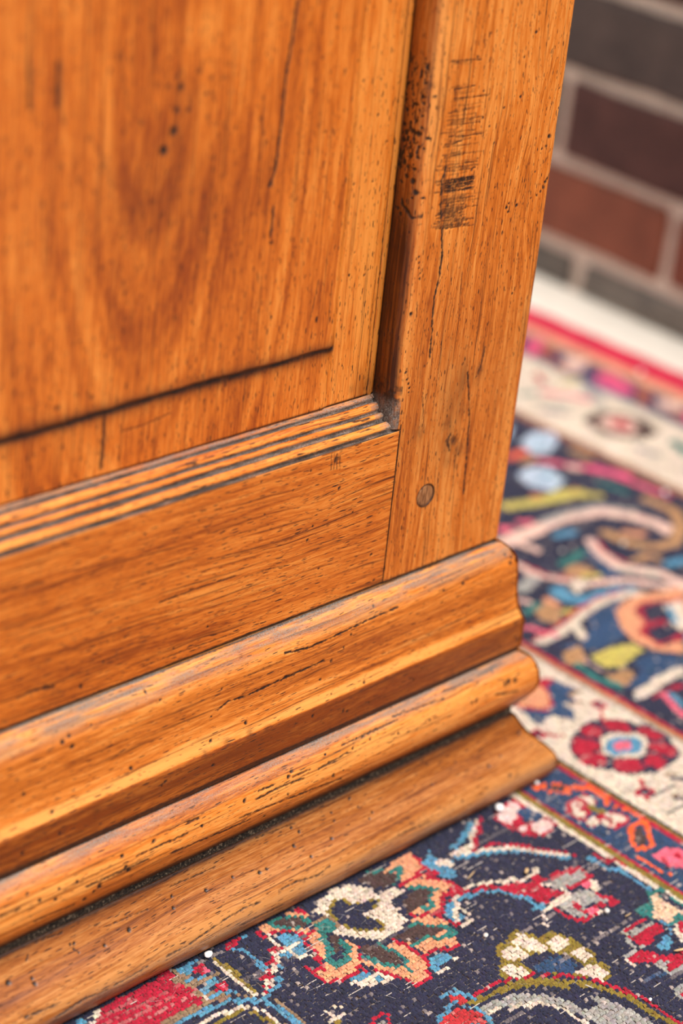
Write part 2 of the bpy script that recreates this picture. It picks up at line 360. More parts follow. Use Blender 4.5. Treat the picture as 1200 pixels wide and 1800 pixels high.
# ------------------------------------------------------------------ rug
RUG = """R 9 -209,-262 -178,-266 -141,-297 -112,-329 -97,-355 -58,-400 -41,-430
C 12 -265,-255 -204,-273 -151,-306 -120,-343 -88,-378 -57,-415
L 11 -339,-254 -298,-248 -265,-265 -225,-277 -170,-311 -143,-331 -113,-368 -84,-401 -66,-423
C 19 -136,-176 -172,-196 -200,-215 -219,-240 -254,-239 -291,-234
R 11 -119,-174 -155,-193 -168,-211 -198,-221 -212,-243 -236,-253
L 16 -161,-174 -196,-193 -234,-207 -272,-216
R 0 -98,-189 -47,-169 3,-164 19,-166 14,-204 -25,-212 -41,-246 -31,-264 22,-266 20,-310 -22,-321 -54,-317 -88,-282 -93,-254 -92,-234 -94,-212
K 0 -85,-194 -43,-172 1,-169 4,-199 -29,-209 -40,-226 -80,-235 -87,-222
K 0 -83,-256 -57,-254 -47,-270 -66,-283 -81,-269
K 0 -42,-273 10,-270 12,-305 -30,-315 -56,-303
U 0 -28,-212 11,-207 18,-217 21,-260 -17,-268 -23,-254 -36,-242
R 12 6,-166 10,-201
C 10 -368,-349 -340,-352 -317,-359
C 10 -325,-370 -293,-372
C 11 -289,-384 -244,-390 -243,-405
C 11 -237,-416 -201,-415 -162,-403
C 10 -218,-456 -188,-460 -176,-487 -175,-511
R 0 -386,-312 -369,-334 -370,-358 -351,-362 -325,-367 -293,-382 -301,-399 -250,-402 -232,-424 -178,-420 -173,-447 -211,-452 -192,-494 -177,-500 -172,-523 -185,-529 -227,-500 -241,-513 -266,-516 -261,-493 -268,-463 -288,-436 -304,-401 -336,-380 -379,-366 -406,-367 -435,-359
L 12 -413,-373 -366,-376 -341,-381
L 11 -334,-394 -309,-402 -302,-424 -290,-444 -269,-469 -276,-491
L 11 -263,-501 -257,-505
L 13 -295,-508 -270,-512
C 10 -422,-359 -421,-374 -444,-386 -433,-395 -431,-425
C 10 -480,-439 -440,-442
L 0 -444,-361 -425,-375 -434,-387 -455,-371
L 0 -463,-392 -445,-406 -445,-428 -476,-427 -489,-417
R 0 -158,-440 -124,-441 -108,-453 -80,-454 -72,-460 -69,-491 -84,-504 -108,-500 -156,-507 -192,-485
G 0 -180,-465 -147,-455 -114,-465 -79,-465 -79,-493 -90,-499 -131,-497 -158,-502 -190,-484
R 14 -160,-501 -126,-506 -79,-505
I 0 -128,-513 -95,-510 -98,-540 -115,-542 -122,-527
C 0 -88,-510 -79,-536 -97,-546 -99,-553 -119,-558 -111,-536
C 0 -238,-510 -201,-515 -172,-514 -183,-533 -213,-534 -246,-532
G 0 -214,-528 -189,-529 -153,-523 -124,-535 -114,-566 -113,-589 -131,-595 -152,-579 -181,-571 -208,-605 -229,-594 -234,-568 -237,-534
R 0 -108,-588 -96,-590 -92,-614 -129,-612 -131,-604
R 11 -117,-559 -114,-584
R 13 -195,-546 -200,-575 -199,-589 -166,-591 -134,-597
I 0 -191,-588 -149,-592 -177,-610 -195,-601
C 0 -180,-603 -141,-610 -182,-613
R 13 -248,-537 -247,-578 -238,-598
R 12 -232,-605 -186,-611
C 9 -290,-534 -293,-552
C 9 -309,-557 -309,-569
C 8 -280,-529 -238,-528
O 0 -477,-544 -437,-550 -418,-536 -387,-535 -386,-549 -376,-552 -361,-588 -321,-589 -305,-623 -300,-668 -298,-708 -316,-720 -310,-750 -315,-772 -346,-786 -365,-767 -409,-718 -469,-668 -527,-647 -540,-635 -532,-604 -505,-591 -487,-562
C 0 -476,-561 -441,-562 -431,-584 -432,-614 -459,-612 -473,-604 -485,-591
C 0 -427,-549 -388,-548 -383,-556 -380,-569 -376,-585 -376,-631 -396,-628 -409,-618 -422,-587 -429,-564
C 0 -358,-600 -318,-604 -316,-617 -312,-638 -333,-652 -374,-653 -370,-635
C 0 -345,-664 -303,-666 -308,-707 -349,-709 -348,-692
C 0 -392,-726 -336,-722 -326,-743 -328,-771 -360,-780 -372,-764 -379,-744
C 0 -518,-604 -483,-607 -480,-628 -477,-655 -507,-658 -522,-648 -520,-629
N 0 -467,-613 -416,-621 -389,-625 -371,-656 -351,-668 -351,-724 -395,-724 -432,-694 -468,-670 -460,-637
U 0 -461,-649 -410,-645 -377,-661 -366,-681 -365,-709 -395,-720 -428,-691 -451,-667
R 10 -644,-633 -576,-632 -533,-640 -524,-644
R 11 -520,-658 -472,-668
R 11 -467,-684 -442,-688
R 11 -441,-702 -419,-706
R 11 -416,-712 -394,-739 -383,-754
R 11 -375,-764 -362,-799 -347,-826 -344,-849 -334,-877 -333,-910 -333,-951 -326,-999
O 16 -661,-646 -614,-652 -566,-658 -542,-666
O 27 -545,-663 -499,-680 -471,-699 -434,-740 -406,-759
O 17 -411,-749 -386,-785 -372,-816 -359,-848 -355,-877 -354,-913 -349,-958 -345,-1001
O 11 -439,-744 -436,-775 -437,-799
G 0 -660,-669 -619,-672 -563,-679 -536,-699 -504,-728 -477,-776 -477,-816 -458,-823 -423,-796 -401,-826 -389,-872 -383,-916 -381,-948 -400,-958 -475,-901 -491,-845 -508,-789 -542,-747 -569,-714 -624,-700 -662,-691
C 12 -661,-696 -617,-699
C 12 -606,-716 -576,-717
C 12 -574,-730 -540,-734
C 11 -535,-746 -516,-770 -507,-802 -503,-852
N 0 -432,-741 -415,-755 -426,-799 -432,-826 -454,-828 -462,-792 -452,-763
R2 0 -685,-586 -660,-604 -661,-640 -681,-641 -702,-621
L 12 -657,-595 -647,-639
L 12 -683,-643 -662,-668 -667,-695 -672,-715 -687,-738
R2 0 -766,-635 -724,-636 -691,-645 -671,-668 -677,-717 -700,-703 -708,-687 -736,-693 -782,-665
L 0 -732,-692 -706,-689 -695,-713 -678,-726 -690,-743 -745,-702
E 0 -90,-657 -41,-662 -8,-630 31,-638 26,-684 27,-712 23,-742 -19,-774 -33,-759 -71,-748 -86,-701 -98,-687
N 0 6,-646 22,-657 15,-722 9,-735 -7,-724 -3,-694
T 0 -10,-643 2,-652 -2,-691 -2,-723 9,-740 -9,-740 -29,-730 -51,-741 -72,-740 -78,-724 -78,-698 -48,-689 -41,-671
L 12 6,-530 3,-582 5,-629
L 12 -22,-449 -19,-492 -8,-527
R 12 2,-459 6,-496
R 12 25,-493 29,-527
G 11 -180,-689 -184,-707 -198,-727 -200,-752 -185,-757
R 0 -174,-693 -97,-692 -98,-703 -145,-702 -179,-703
G 0 -174,-702 -97,-710 -96,-721 -172,-723
R 0 -181,-705 -173,-724 -96,-721 -81,-729 -102,-756 -141,-757 -176,-770 -183,-756 -193,-723
N 0 -185,-763 -144,-759 -101,-757 -84,-769 -94,-806 -130,-814 -159,-817 -190,-781
L 0 -156,-772 -110,-767 -99,-784 -140,-802 -163,-797
L 12 -74,-732 -74,-750 -96,-773
C 0 -78,-761 -50,-757 -72,-792 -83,-814 -97,-808
R 0 -51,-752 -29,-761 -62,-799 -69,-790
G 0 -258,-747 -209,-754 -201,-764 -229,-769 -250,-764
R 0 -251,-765 -198,-762 -188,-783 -166,-817 -125,-830 -108,-843 -148,-873 -168,-858 -203,-857 -209,-844 -184,-837 -191,-811 -216,-811 -254,-778
G 0 -220,-814 -194,-813 -178,-829 -195,-842 -211,-846 -199,-860 -164,-861 -148,-873 -167,-888 -182,-869 -221,-866 -219,-836
C 8 -260,-772 -260,-792
U 12 -280,-845 -223,-848
G 0 -256,-904 -214,-899 -197,-911 -251,-953 -262,-936
R 0 -248,-918 -223,-917 -216,-926 -243,-947 -256,-932
N 0 -592,-178 -553,-170 -485,-240 -488,-269 -557,-344 -637,-398 -711,-350 -724,-315 -768,-281 -757,-221 -700,-175 -614,-167
S 0 -498,-174 -434,-169 -372,-167 -377,-192 -390,-228 -422,-237 -452,-240 -487,-242 -462,-214
S 0 -484,-249 -446,-247 -416,-263 -393,-289 -381,-317 -405,-327 -437,-335 -465,-359 -500,-364 -521,-353 -548,-344 -551,-331 -488,-333 -450,-316 -464,-278
S 0 -560,-350 -531,-350 -513,-368 -506,-389 -498,-406 -499,-445 -540,-484 -587,-465 -622,-462 -624,-435 -633,-422 -626,-406 -554,-429 -525,-420 -580,-379
S 0 -683,-384 -647,-383 -639,-407 -632,-444 -638,-490 -658,-508 -674,-533 -720,-527 -718,-491 -734,-477 -752,-433 -766,-397 -752,-379 -736,-429 -697,-458 -673,-459 -670,-419
S 0 -828,-383 -786,-374 -755,-347 -743,-309 -734,-313 -731,-339 -739,-359 -762,-384 -775,-403 -822,-405 -851,-398
S 0 -423,-244 -389,-247 -392,-257 -422,-256
E 13 -519,-165 -482,-174
E 15 -466,-191 -436,-191 -452,-208 -471,-217 -500,-228
E 13 -480,-268 -453,-273 -443,-289 -429,-308 -465,-314 -472,-331 -484,-345 -506,-344
E 12 -579,-365 -556,-369 -545,-395 -525,-414
E 15 -515,-417 -512,-442 -511,-453 -561,-439
E 12 -627,-420 -595,-422 -572,-425
E 12 -684,-366 -687,-398
E 12 -676,-398 -675,-424 -678,-458
E 12 -747,-378 -733,-404 -733,-420 -720,-438 -702,-454
E 12 -694,-464 -690,-488
E 15 -755,-309 -752,-332 -755,-345 -774,-352 -778,-365 -810,-364
B 0 -564,-171 -520,-167 -489,-178 -464,-199 -468,-217 -500,-228 -528,-224 -549,-212 -554,-188
B 0 -533,-295 -481,-281 -453,-286 -444,-307 -466,-313 -485,-331 -522,-335 -548,-335 -543,-314
B 0 -644,-377 -596,-376 -552,-381 -538,-407 -522,-425 -561,-424 -599,-411 -622,-415 -634,-395
B 0 -730,-357 -708,-350 -694,-374 -685,-399 -681,-430 -685,-452 -706,-442 -723,-422 -730,-395
R 10 -380,-185 -381,-206 -387,-230
R 13 -486,-241 -442,-243 -409,-237
R 11 -418,-235 -393,-235 -388,-253 -416,-263 -404,-278
R 12 -384,-249 -375,-267 -401,-271
R 11 -395,-285 -378,-312
R 15 -390,-338 -424,-335 -445,-345 -463,-360
R 10 -545,-335 -544,-352
R 10 -533,-355 -507,-359
R 13 -505,-374 -466,-376
R 10 -500,-387 -499,-403
R 10 -492,-406 -484,-434
R 10 -648,-381 -647,-397
R 10 -634,-400 -633,-428 -633,-460 -635,-488 -647,-500
R 11 -631,-461 -586,-470
R 11 -580,-479 -536,-484
R 11 -849,-408 -800,-413 -774,-399 -774,-422
R 10 -761,-426 -754,-435
R 10 -747,-447 -734,-477 -720,-496 -723,-516 -722,-531 -702,-530 -674,-531 -663,-509
R 10 -733,-349 -725,-353
R 10 -744,-363 -745,-371
R 10 -761,-381 -761,-387
C 0 -628,-156 -595,-167 -565,-189 -560,-220 -554,-241 -503,-238 -495,-273 -535,-271 -547,-266 -556,-282 -553,-311 -571,-320 -566,-346 -599,-361 -630,-360 -675,-360 -695,-343 -718,-319 -740,-290 -752,-268 -742,-241 -714,-253 -707,-232 -732,-187 -686,-177 -698,-167
O 0 -685,-195 -661,-190 -637,-195 -637,-231 -602,-234 -579,-240 -565,-258 -607,-275 -647,-274 -631,-293 -621,-331 -648,-346 -664,-327 -693,-308 -707,-284 -715,-261 -702,-227 -704,-212
N 0 -675,-202 -641,-196 -638,-226 -609,-238 -575,-252 -612,-267 -642,-272 -636,-289 -633,-331 -657,-326 -684,-299 -707,-265 -699,-238 -696,-218
L 0 -384,-215 -354,-199 -331,-187 -333,-215 -333,-248 -334,-285 -357,-306 -386,-292 -388,-278 -369,-265 -381,-242
C 0 -353,-228 -323,-232 -319,-268 -335,-266 -345,-254 -352,-244
N 0 -313,-215 -296,-232 -301,-257 -315,-247
L 0 -488,-387 -440,-360 -419,-366 -480,-424
C 0 -417,-354 -405,-359 -475,-432 -482,-422
L 0 -622,-477 -586,-479 -570,-503 -593,-516 -624,-513 -648,-520 -653,-504
C 0 -652,-519 -614,-524 -615,-536 -656,-534
C 0 -574,-504 -568,-513 -583,-528 -587,-520
C 0 -836,-423 -778,-434 -754,-435 -749,-452 -742,-481 -779,-482 -780,-465 -821,-464 -829,-440
L 0 -823,-420 -767,-423 -769,-436 -809,-435 -823,-432
L 0 -779,-454 -759,-452 -754,-464 -777,-465
R 10 -899,-556 -862,-551 -839,-555 -860,-579
G 0 -902,-574 -861,-562 -863,-576 -878,-592
L 12 -700,-588 -665,-597
L 12 -720,-623 -681,-621
L 13 -758,-630 -721,-636
L 11 -755,-636 -782,-665
R2 0 -756,-643 -711,-650 -749,-691 -781,-666
S 0 -874,-157 -855,-156 -837,-156 -844,-177 -786,-229 -772,-236 -777,-249 -813,-222 -842,-201 -872,-182
S 0 -791,-158 -763,-161 -744,-186 -742,-201 -763,-194 -791,-171
S 0 -802,-252 -773,-254 -769,-266 -790,-291 -788,-305 -811,-334 -831,-373 -814,-381 -839,-408 -866,-402 -878,-383 -875,-358 -849,-355 -829,-337 -830,-312 -818,-287
E 0 -844,-160 -813,-155 -787,-167 -765,-189 -747,-206 -769,-220 -789,-223 -828,-198 -844,-177
B 0 -835,-167 -801,-168 -775,-187 -770,-211 -785,-217 -821,-191
W 0 -763,-217 -727,-215 -708,-233 -708,-266 -753,-272 -770,-254
E 0 -764,-224 -730,-224 -715,-235 -722,-265 -746,-268 -758,-261 -762,-245
E 16 -763,-260 -767,-274 -782,-280 -783,-300 -798,-323 -818,-337 -823,-365 -798,-365
B 0 -762,-278 -746,-283 -748,-301 -767,-325 -804,-342 -779,-316
R 10 -882,-171 -887,-190 -863,-191 -836,-201 -818,-218 -812,-234 -777,-245
R 10 -810,-252 -804,-255
R 11 -820,-269 -822,-290 -824,-307
R 11 -836,-315 -837,-340 -852,-355 -877,-350 -877,-330
R 11 -879,-361 -875,-389
R 11 -871,-400 -838,-409
C 11 -879,-207 -876,-239 -869,-251 -900,-252
L 0 -866,-204 -843,-202 -830,-214 -817,-232 -813,-256 -831,-268 -835,-291 -865,-285 -862,-266 -839,-254 -863,-244
C 12 -878,-254 -837,-255
C 11 -871,-260 -869,-290
C 11 -866,-293 -833,-305
C 9 -866,-195 -860,-204
L 14 -906,-266 -880,-269
C 19 -908,-252 -918,-270 -941,-286 -963,-297 -962,-315 -982,-315 -992,-336
L 11 -924,-273 -928,-300
L 10 -960,-316 -951,-323 -966,-336 -989,-339 -1012,-349
R 13 -901,-237 -881,-239
R 12 -918,-249 -913,-257
R 12 -944,-267 -924,-270
R 11 -958,-281 -951,-284
R 13 -985,-299 -963,-302
R 12 -999,-319 -991,-323
R 11 -1015,-335 -1006,-339
R 13 -754,-162 -746,-183
L 11 -932,-163 -913,-162
R 0 -967,-150 -935,-154 -930,-164 -948,-172 -974,-178 -983,-169
L 12 -972,-183 -949,-196 -953,-227 -957,-278
C 12 -1028,-222 -1032,-265 -1034,-313
O 11 -1018,-213 -1022,-261 -1022,-322
C 10 -1038,-317 -1037,-330
C 10 -1023,-329 -1020,-339
W 10 -1065,-303 -1044,-328
L 15 -1084,-322 -1057,-326 -1048,-345
L 15 -1045,-348 -1023,-352 -1028,-370 -1021,-393 -1021,-428 -1022,-473
W 9 -1004,-363 -1005,-395 -1007,-462
L 10 -1086,-289 -1061,-292
C 11 -1128,-335 -1086,-338
C 10 -1079,-349 -1076,-351
C 11 -1064,-357 -1054,-387 -1054,-430
O 11 -1140,-349 -1093,-352
O 13 -1077,-366 -1064,-411 -1071,-437
W 13 -1080,-422 -1050,-445
C 9 -940,-467 -943,-492 -964,-499
C 9 -913,-460 -908,-471
O 0 -955,-506 -935,-506 -955,-529 -966,-520
C 10 -934,-498 -911,-493
W 0 -1131,-150 -1122,-153 -1125,-187 -1132,-206 -1120,-227 -1132,-246 -1129,-268 -1143,-285 -1185,-283 -1248,-281 -1269,-281 -1277,-275
R 0 -1346,-153 -1290,-149 -1226,-151 -1128,-148 -1136,-171 -1152,-183 -1143,-206 -1126,-228 -1131,-267 -1144,-276 -1177,-274 -1230,-272 -1263,-274 -1279,-281 -1383,-201
L 0 -1120,-158 -1094,-160 -1083,-176 -1095,-185 -1121,-180
L 12 -1063,-163 -1092,-157
W 15 -1132,-186 -1107,-189
L 16 -1125,-207 -1082,-212
W 13 -1138,-213 -1104,-219 -1057,-222
L 0 -1122,-237 -1073,-231 -1058,-236 -1086,-253 -1124,-256
W 13 -1134,-244 -1128,-264 -1092,-264
L 13 -1121,-275 -1086,-279
W 13 -1137,-277 -1084,-294
R 0 -1080,-173 -1060,-173 -1059,-208 -1081,-210 -1092,-191
I 0 -1077,-193 -1059,-188 -1059,-205 -1073,-202
R 0 -1082,-248 -1057,-245 -1056,-264 -1075,-285 -1095,-264
I 0 -1081,-260 -1064,-257 -1064,-270 -1078,-270
C 11 -1037,-188 -1038,-239
O 11 -1027,-177 -1026,-225
W 11 -1260,-283 -1185,-283 -1132,-285 -1087,-296
L 14 -1246,-298 -1193,-299 -1134,-303 -1089,-306
C 12 -1208,-327 -1161,-329 -1114,-334
O 10 -1182,-344 -1126,-348
C 10 -1129,-268 -1124,-275
N 0 -1377,-160 -1342,-148 -1348,-166 -1382,-194 -1411,-172
L 0 -1411,-164 -1383,-155 -1384,-170 -1412,-186
C 12 -1380,-188 -1338,-159
X 15 165,-224 186,-226 207,-238
X 15 216,-244 221,-286 219,-305 195,-330
X 13 207,-346 209,-351
X 11 218,-363 221,-399 223,-436
X 14 218,-440 187,-433 154,-439 132,-463 118,-488 105,-508 148,-515 158,-512 180,-484 204,-460 212,-441
B 0 155,-450 193,-453 169,-485 151,-502 123,-497 129,-476
X 11 85,-525 88,-544 85,-564 88,-602
X 10 93,-620 99,-625
R 0 161,-258 192,-264 192,-296 169,-316 152,-304 135,-328 102,-340 83,-331 76,-311 80,-288 115,-261 148,-259
C 0 167,-262 185,-270 187,-292 170,-309 159,-299 159,-272
C 0 119,-267 141,-265 141,-288 130,-319 106,-330 89,-325 91,-304
R 10 134,-280 125,-311 119,-303
R 0 91,-337 130,-345 170,-348 184,-358 205,-399 185,-416 134,-419 113,-404 115,-380 95,-378 78,-363
C 0 93,-341 127,-348 124,-366 104,-374 84,-362
C 0 157,-357 181,-361 193,-396 182,-408 154,-396 135,-405 120,-399 118,-372
R 10 148,-363 144,-391
O 20 152,-314 160,-349
I 0 121,-545 183,-545 200,-578 218,-591 157,-639 139,-625 121,-603 117,-566
R 0 116,-570 139,-567 124,-595 110,-587
R 0 165,-572 187,-578 174,-595 158,-586
N 0 105,-591 120,-597 112,-610 99,-605
X 20 95,-162 127,-177
B 23 134,-191 172,-218
X 11 144,-176 169,-194
X 15 172,-218 210,-245
X 9 116,-201 155,-233
U 0 519,196 560,173 568,87 519,102 529,46 476,72 473,20 439,-10 403,51 332,31 349,96 346,122 422,68 483,110
R 0 505,199 568,180 548,156 506,155 454,81 406,67 344,135 376,149
S 0 388,152 495,175 487,131 449,91 416,84 364,130
W 14 570,85 525,86
W 13 532,45 491,49
R 0 283,19 319,20 328,-18 296,-21 280,-1
N 0 292,13 314,11 315,-9 294,-6
R 6 322,-20 357,-45
N 0 340,-73 390,-51 428,-43 463,-38 506,-51 530,-62 565,-99 567,-124 590,-140 601,-172 601,-213 575,-247 574,-274 548,-301 502,-314 460,-317 434,-315 380,-292 343,-260 334,-231 305,-205 293,-175 295,-143 312,-104
R 0 409,-53 455,-45 473,-75 460,-101 430,-111 401,-91
R 0 492,-65 522,-65 552,-93 543,-131 520,-146 501,-124 477,-99
R 0 538,-145 580,-142 591,-174 589,-216 556,-222 541,-190
R 0 526,-206 557,-234 567,-270 549,-291 514,-288 504,-250 494,-231
R 0 449,-253 483,-243 497,-265 499,-300 444,-311 431,-268
R 0 378,-202 414,-222 432,-244 419,-281 387,-284 348,-256 349,-226
R 0 296,-146 375,-150 369,-196 335,-207 306,-195 297,-175
R 0 345,-77 375,-64 393,-97 413,-125 383,-150 309,-141 315,-112
C 0 422,-114 468,-110 526,-151 542,-182 494,-229 452,-244 383,-200 379,-164
L 0 421,-137 464,-130 521,-176 502,-206 461,-225 396,-190 399,-155
I 0 444,-150 487,-169 459,-201 415,-178
R 0 540,20 581,22 576,-14 540,-15
N 0 550,11 569,12 565,-6 550,-5
R 10 546,-14 508,-53
R 0 306,-333 339,-329 360,-354 347,-374 306,-382 294,-349
N 0 315,-345 332,-344 342,-356 334,-370 311,-361
R 10 366,-309 342,-335
W 14 441,-339 462,-349
N 17 443,-360 463,-380
W 13 367,-407 391,-414
N 15 377,-425 388,-438
G2 3 297,-386 418,-380
G2 3 292,-450 366,-449
P 58 1014,829 1215,835 1385,836 1517,801 1586,712 1616,628 1606,563
G 25 1285,859 1409,857 1552,830 1621,740
O2 39 1262,1004 1364,967 1467,944 1567,924 1612,880
X2 19 1412,1010 1462,962 1582,960
T2 47 1733,772 1746,659 1677,573 1557,511 1480,520 1427,583 1412,684
S 36 1470,646 1523,603
N 33 1523,589 1572,543
I 33 1225,899 1247,881
I 41 1134,895 1153,890
P 32 1105,810 1122,731
L 33 1254,767 1320,751
T2 0 1088,594 1163,603 1170,552 1163,504 1100,520 1071,566
E 32 1122,623 1240,639
O2 20 1113,531 1163,504
U 0 1258,654 1286,643 1243,516 1223,451 1167,494 1202,544
P 47 1322,673 1287,608 1261,517 1281,478 1342,410 1349,307
R 13 1341,668 1305,595 1307,513
C 27 1253,510 1277,460 1328,399
T2 29 1335,508 1410,499 1420,465
L 40 1415,427 1481,410
P 34 990,699 989,634 1039,551 1074,499 1146,463 1212,435 1256,376 1324,289
R 12 1008,686 1022,592 1082,533
C 0 1057,549 1114,498 998,461
L 0 955,541 1007,531 997,487 990,454 1143,433 1225,378 1119,379 1036,398 967,407 939,451 924,486
E 37 791,478 848,488
T2 0 804,469 907,492 880,417 810,374 787,420
S 30 898,491 896,455
O2 29 886,413 938,390
G 45 888,586 964,612
P 22 824,542 842,517
U 0 787,254 873,301 911,347 995,364 1085,358 1103,340 1023,320 948,226 904,197 802,203 747,247 703,300
C 40 684,343 796,342 931,377 1032,395 1154,374 1177,346
R 15 675,355 811,368 942,400 1044,411 1154,394
C 31 846,331 817,280
I 21 709,426 732,386 756,340
S 0 1018,323 1090,349 1186,347 1335,297 1265,243 1166,303 1113,308 1079,294 1045,220 988,187 973,149 980,104 1064,87 1000,37 943,94 930,179 948,226 963,251
R 16 1260,246 1171,294 1109,304 1047,218 985,188 979,116 1088,106
R 29 1041,210 1097,196
C 0 1183,261 1242,251 1248,216 1113,112 1103,156 1152,220
L 22 1181,237 1132,172
O2 0 743,192 823,194 918,169 909,123 817,106 775,97 737,123
T2 0 694,260 767,251 735,198 672,157 656,207
P 14 713,179 714,122
T2 0 704,95 784,79 775,35 723,11 675,33
E 27 673,184 670,92 686,31
U 0 830,98 910,99 992,31 922,-23 838,-9 729,-21 703,19 806,47
C 41 707,-33 826,-18 922,-23
R 16 729,-64 798,-64 854,-76
I 22 764,-67 735,-133 719,-180
L 20 784,-82 759,-150
F 0 1712,1336 1807,1360 1871,1320 1834,1259 1724,1207 1666,1235 1682,1306
F 0 1478,1150 1577,1172 1634,1128 1598,1027 1502,990 1456,1064
L 15 1741,1285 1805,1278
L 14 1511,1082 1582,1083
X2 46 1575,1261 1648,1263
T2 36 1583,1208 1634,1207
I 32 1645,1184 1707,1097 1768,1026 1793,917 1806,816 1815,742
I2 54 1763,1030 1814,934
P 36 1701,1085 1711,1063
T2 37 1814,1174 1823,1103
O2 38 1272,1013 1413,972 1537,967 1582,930
E 23 1694,949 1714,845
R 0 2218,1729 2251,1728 2204,1644 2169,1647
I 30 2119,1586 2174,1516 2234,1425
G 51 2318,1538 2238,1404
U 20 1999,1472 2053,1395
E 30 2027,1615 2085,1607
E 14 2025,1554 2046,1522 2112,1446
B2 0 2047,1329 2127,1352 2182,1341 2243,1286 2262,1213 2218,1094 2135,1095 2059,1135 2023,1208
P 0 2082,1290 2180,1307 2229,1250 2190,1171 2115,1141 2067,1197
R 0 2145,1286 2195,1254 2168,1185 2128,1176 2108,1223
U 19 2039,1064 2058,979
E 47 2199,1013 2160,922
O2 25 2243,1601 2334,1602
I2 0 2452,1978 2547,1963 2440,1846 2338,1868
X3 0 2503,1928 2521,1877 2394,1776 2373,1827
P 0 2470,1789 2527,1715 2447,1647 2350,1668
X3 0 2400,1772 2395,1698 2356,1664 2355,1741
I2 0 2456,1604 2516,1568 2460,1414 2416,1386 2359,1439 2365,1527
V 0 2380,1574 2380,1389 2353,1351 2329,1531
X3 0 2498,1428 2519,1378 2372,1268 2376,1337
P 0 2458,1305 2531,1224 2453,1164 2393,1237
X3 0 2416,1223 2441,1154 2366,1096"""
PAL = {'N': (39, 39, 60), 'N2': (74, 60, 88), 'R': (164, 20, 46), 'R2': (182, 46, 50), 'R3': (214, 44, 74), 'D': (122, 50, 46), 'C': (206, 187, 168), 'L': (78, 132, 160), 'U': (44, 68, 100), 'U2': (42, 62, 92),
       'O': (126, 106, 40), 'O2': (186, 168, 84), 'G': (150, 146, 140), 'G2': (124, 116, 110), 'K': (216, 186, 178), 'S': (208, 142, 104), 'E': (42, 108, 102), 'B': (72, 52, 49), 'B2': (70, 46, 42), 'T': (212, 176, 146), 'W': (138, 110, 84),
       'X': (236, 92, 38), 'X2': (214, 92, 62), 'X3': (150, 78, 62), 'I': (216, 94, 114), 'I2': (214, 80, 116), 'P': (216, 178, 162), 'T2': (170, 126, 86), 'F': (172, 184, 198), 'V': (100, 62, 112), 'Z': (36, 36, 44), 'H': (226, 160, 126)}
KEY = list(PAL); KI = {k: i for i, k in enumerate(KEY)}
PX_, PY_ = 1.85, 2.1                                          # knot pitch in mm
RX0, RX1, RY0, RY1 = -330.0, 548.0, -285.0, 560.0             # knotted by hand, the part one can see
nx = int((RX1 - RX0) / PX_); ny = int((RY1 - RY0) / PY_)
gx = RX0 + (np.arange(nx) + .5) * PX_; gy = RY0 + (np.arange(ny) + .5) * PY_
GX, GY = np.meshgrid(gx, gy, indexing='ij')
BANDS = [(2.5, 'N'), (7, 'C'), (9.5, 'O'), (12.6, 'R'), (44.4, 'U2'), (47, 'R'), (49.6, 'O'), (52, 'Z'), (119, 'C'), (121.5, 'G'), (126, 'T2'), (129.5, 'R'), (371, 'N'), (374, 'D'), (378, 'T2'), (381, 'D'), (465, 'C'), (469, 'G'), (505, 'N2'), (519, 'H'), (600, 'R3')]
idx = np.full(GX.shape, KI['N'])
lo_ = -1e9
for hi_, k in BANDS:
    idx[(GX >= lo_) & (GX < hi_)] = KI[k]; lo_ = hi_
def in_poly(P, X, Y):
    r_ = np.zeros(X.shape, bool); n_ = len(P)
    for i in range(n_):
        x1, y1 = P[i]; x2, y2 = P[(i + 1) % n_]
        if y1 == y2: continue
        cnd = ((y1 > Y) != (y2 > Y)) & (X < (x2 - x1) * (Y - y1) / (y2 - y1) + x1)
        r_ ^= cnd
    return r_
def seg_d(P, X, Y):
    dm = np.full(X.shape, 1e9)
    for (x1, y1), (x2, y2) in zip(P[:-1], P[1:]):
        dx, dy = x2 - x1, y2 - y1
        t = np.clip(((X - x1) * dx + (Y - y1) * dy) / (dx * dx + dy * dy + 1e-9), 0, 1)
        dm = np.minimum(dm, np.hypot(X - x1 - t * dx, Y - y1 - t * dy))
    return dm
for line in RUG.split('\n'):
    q = line.split()
    P = np.array([[float(a) / 5 for a in s.split(',')] for s in q[2:]]); wd = float(q[1]) / 5
    pad = wd + 3
    i0 = max(0, int((P[:, 0].min() - pad - RX0) / PX_)); i1 = min(nx, int((P[:, 0].max() + pad - RX0) / PX_) + 1)
    j0 = max(0, int((P[:, 1].min() - pad - RY0) / PY_)); j1 = min(ny, int((P[:, 1].max() + pad - RY0) / PY_) + 1)
    if i0 >= i1 or j0 >= j1: continue
    X = GX[i0:i1, j0:j1]; Y = GY[i0:i1, j0:j1]
    m = in_poly(P, X, Y) if wd == 0 else seg_d(P, X, Y) < max(wd / 2, .95)
    if q[0] in ('L', 'C') and False: pass
    idx[i0:i1, j0:j1][m] = KI[q[0]]
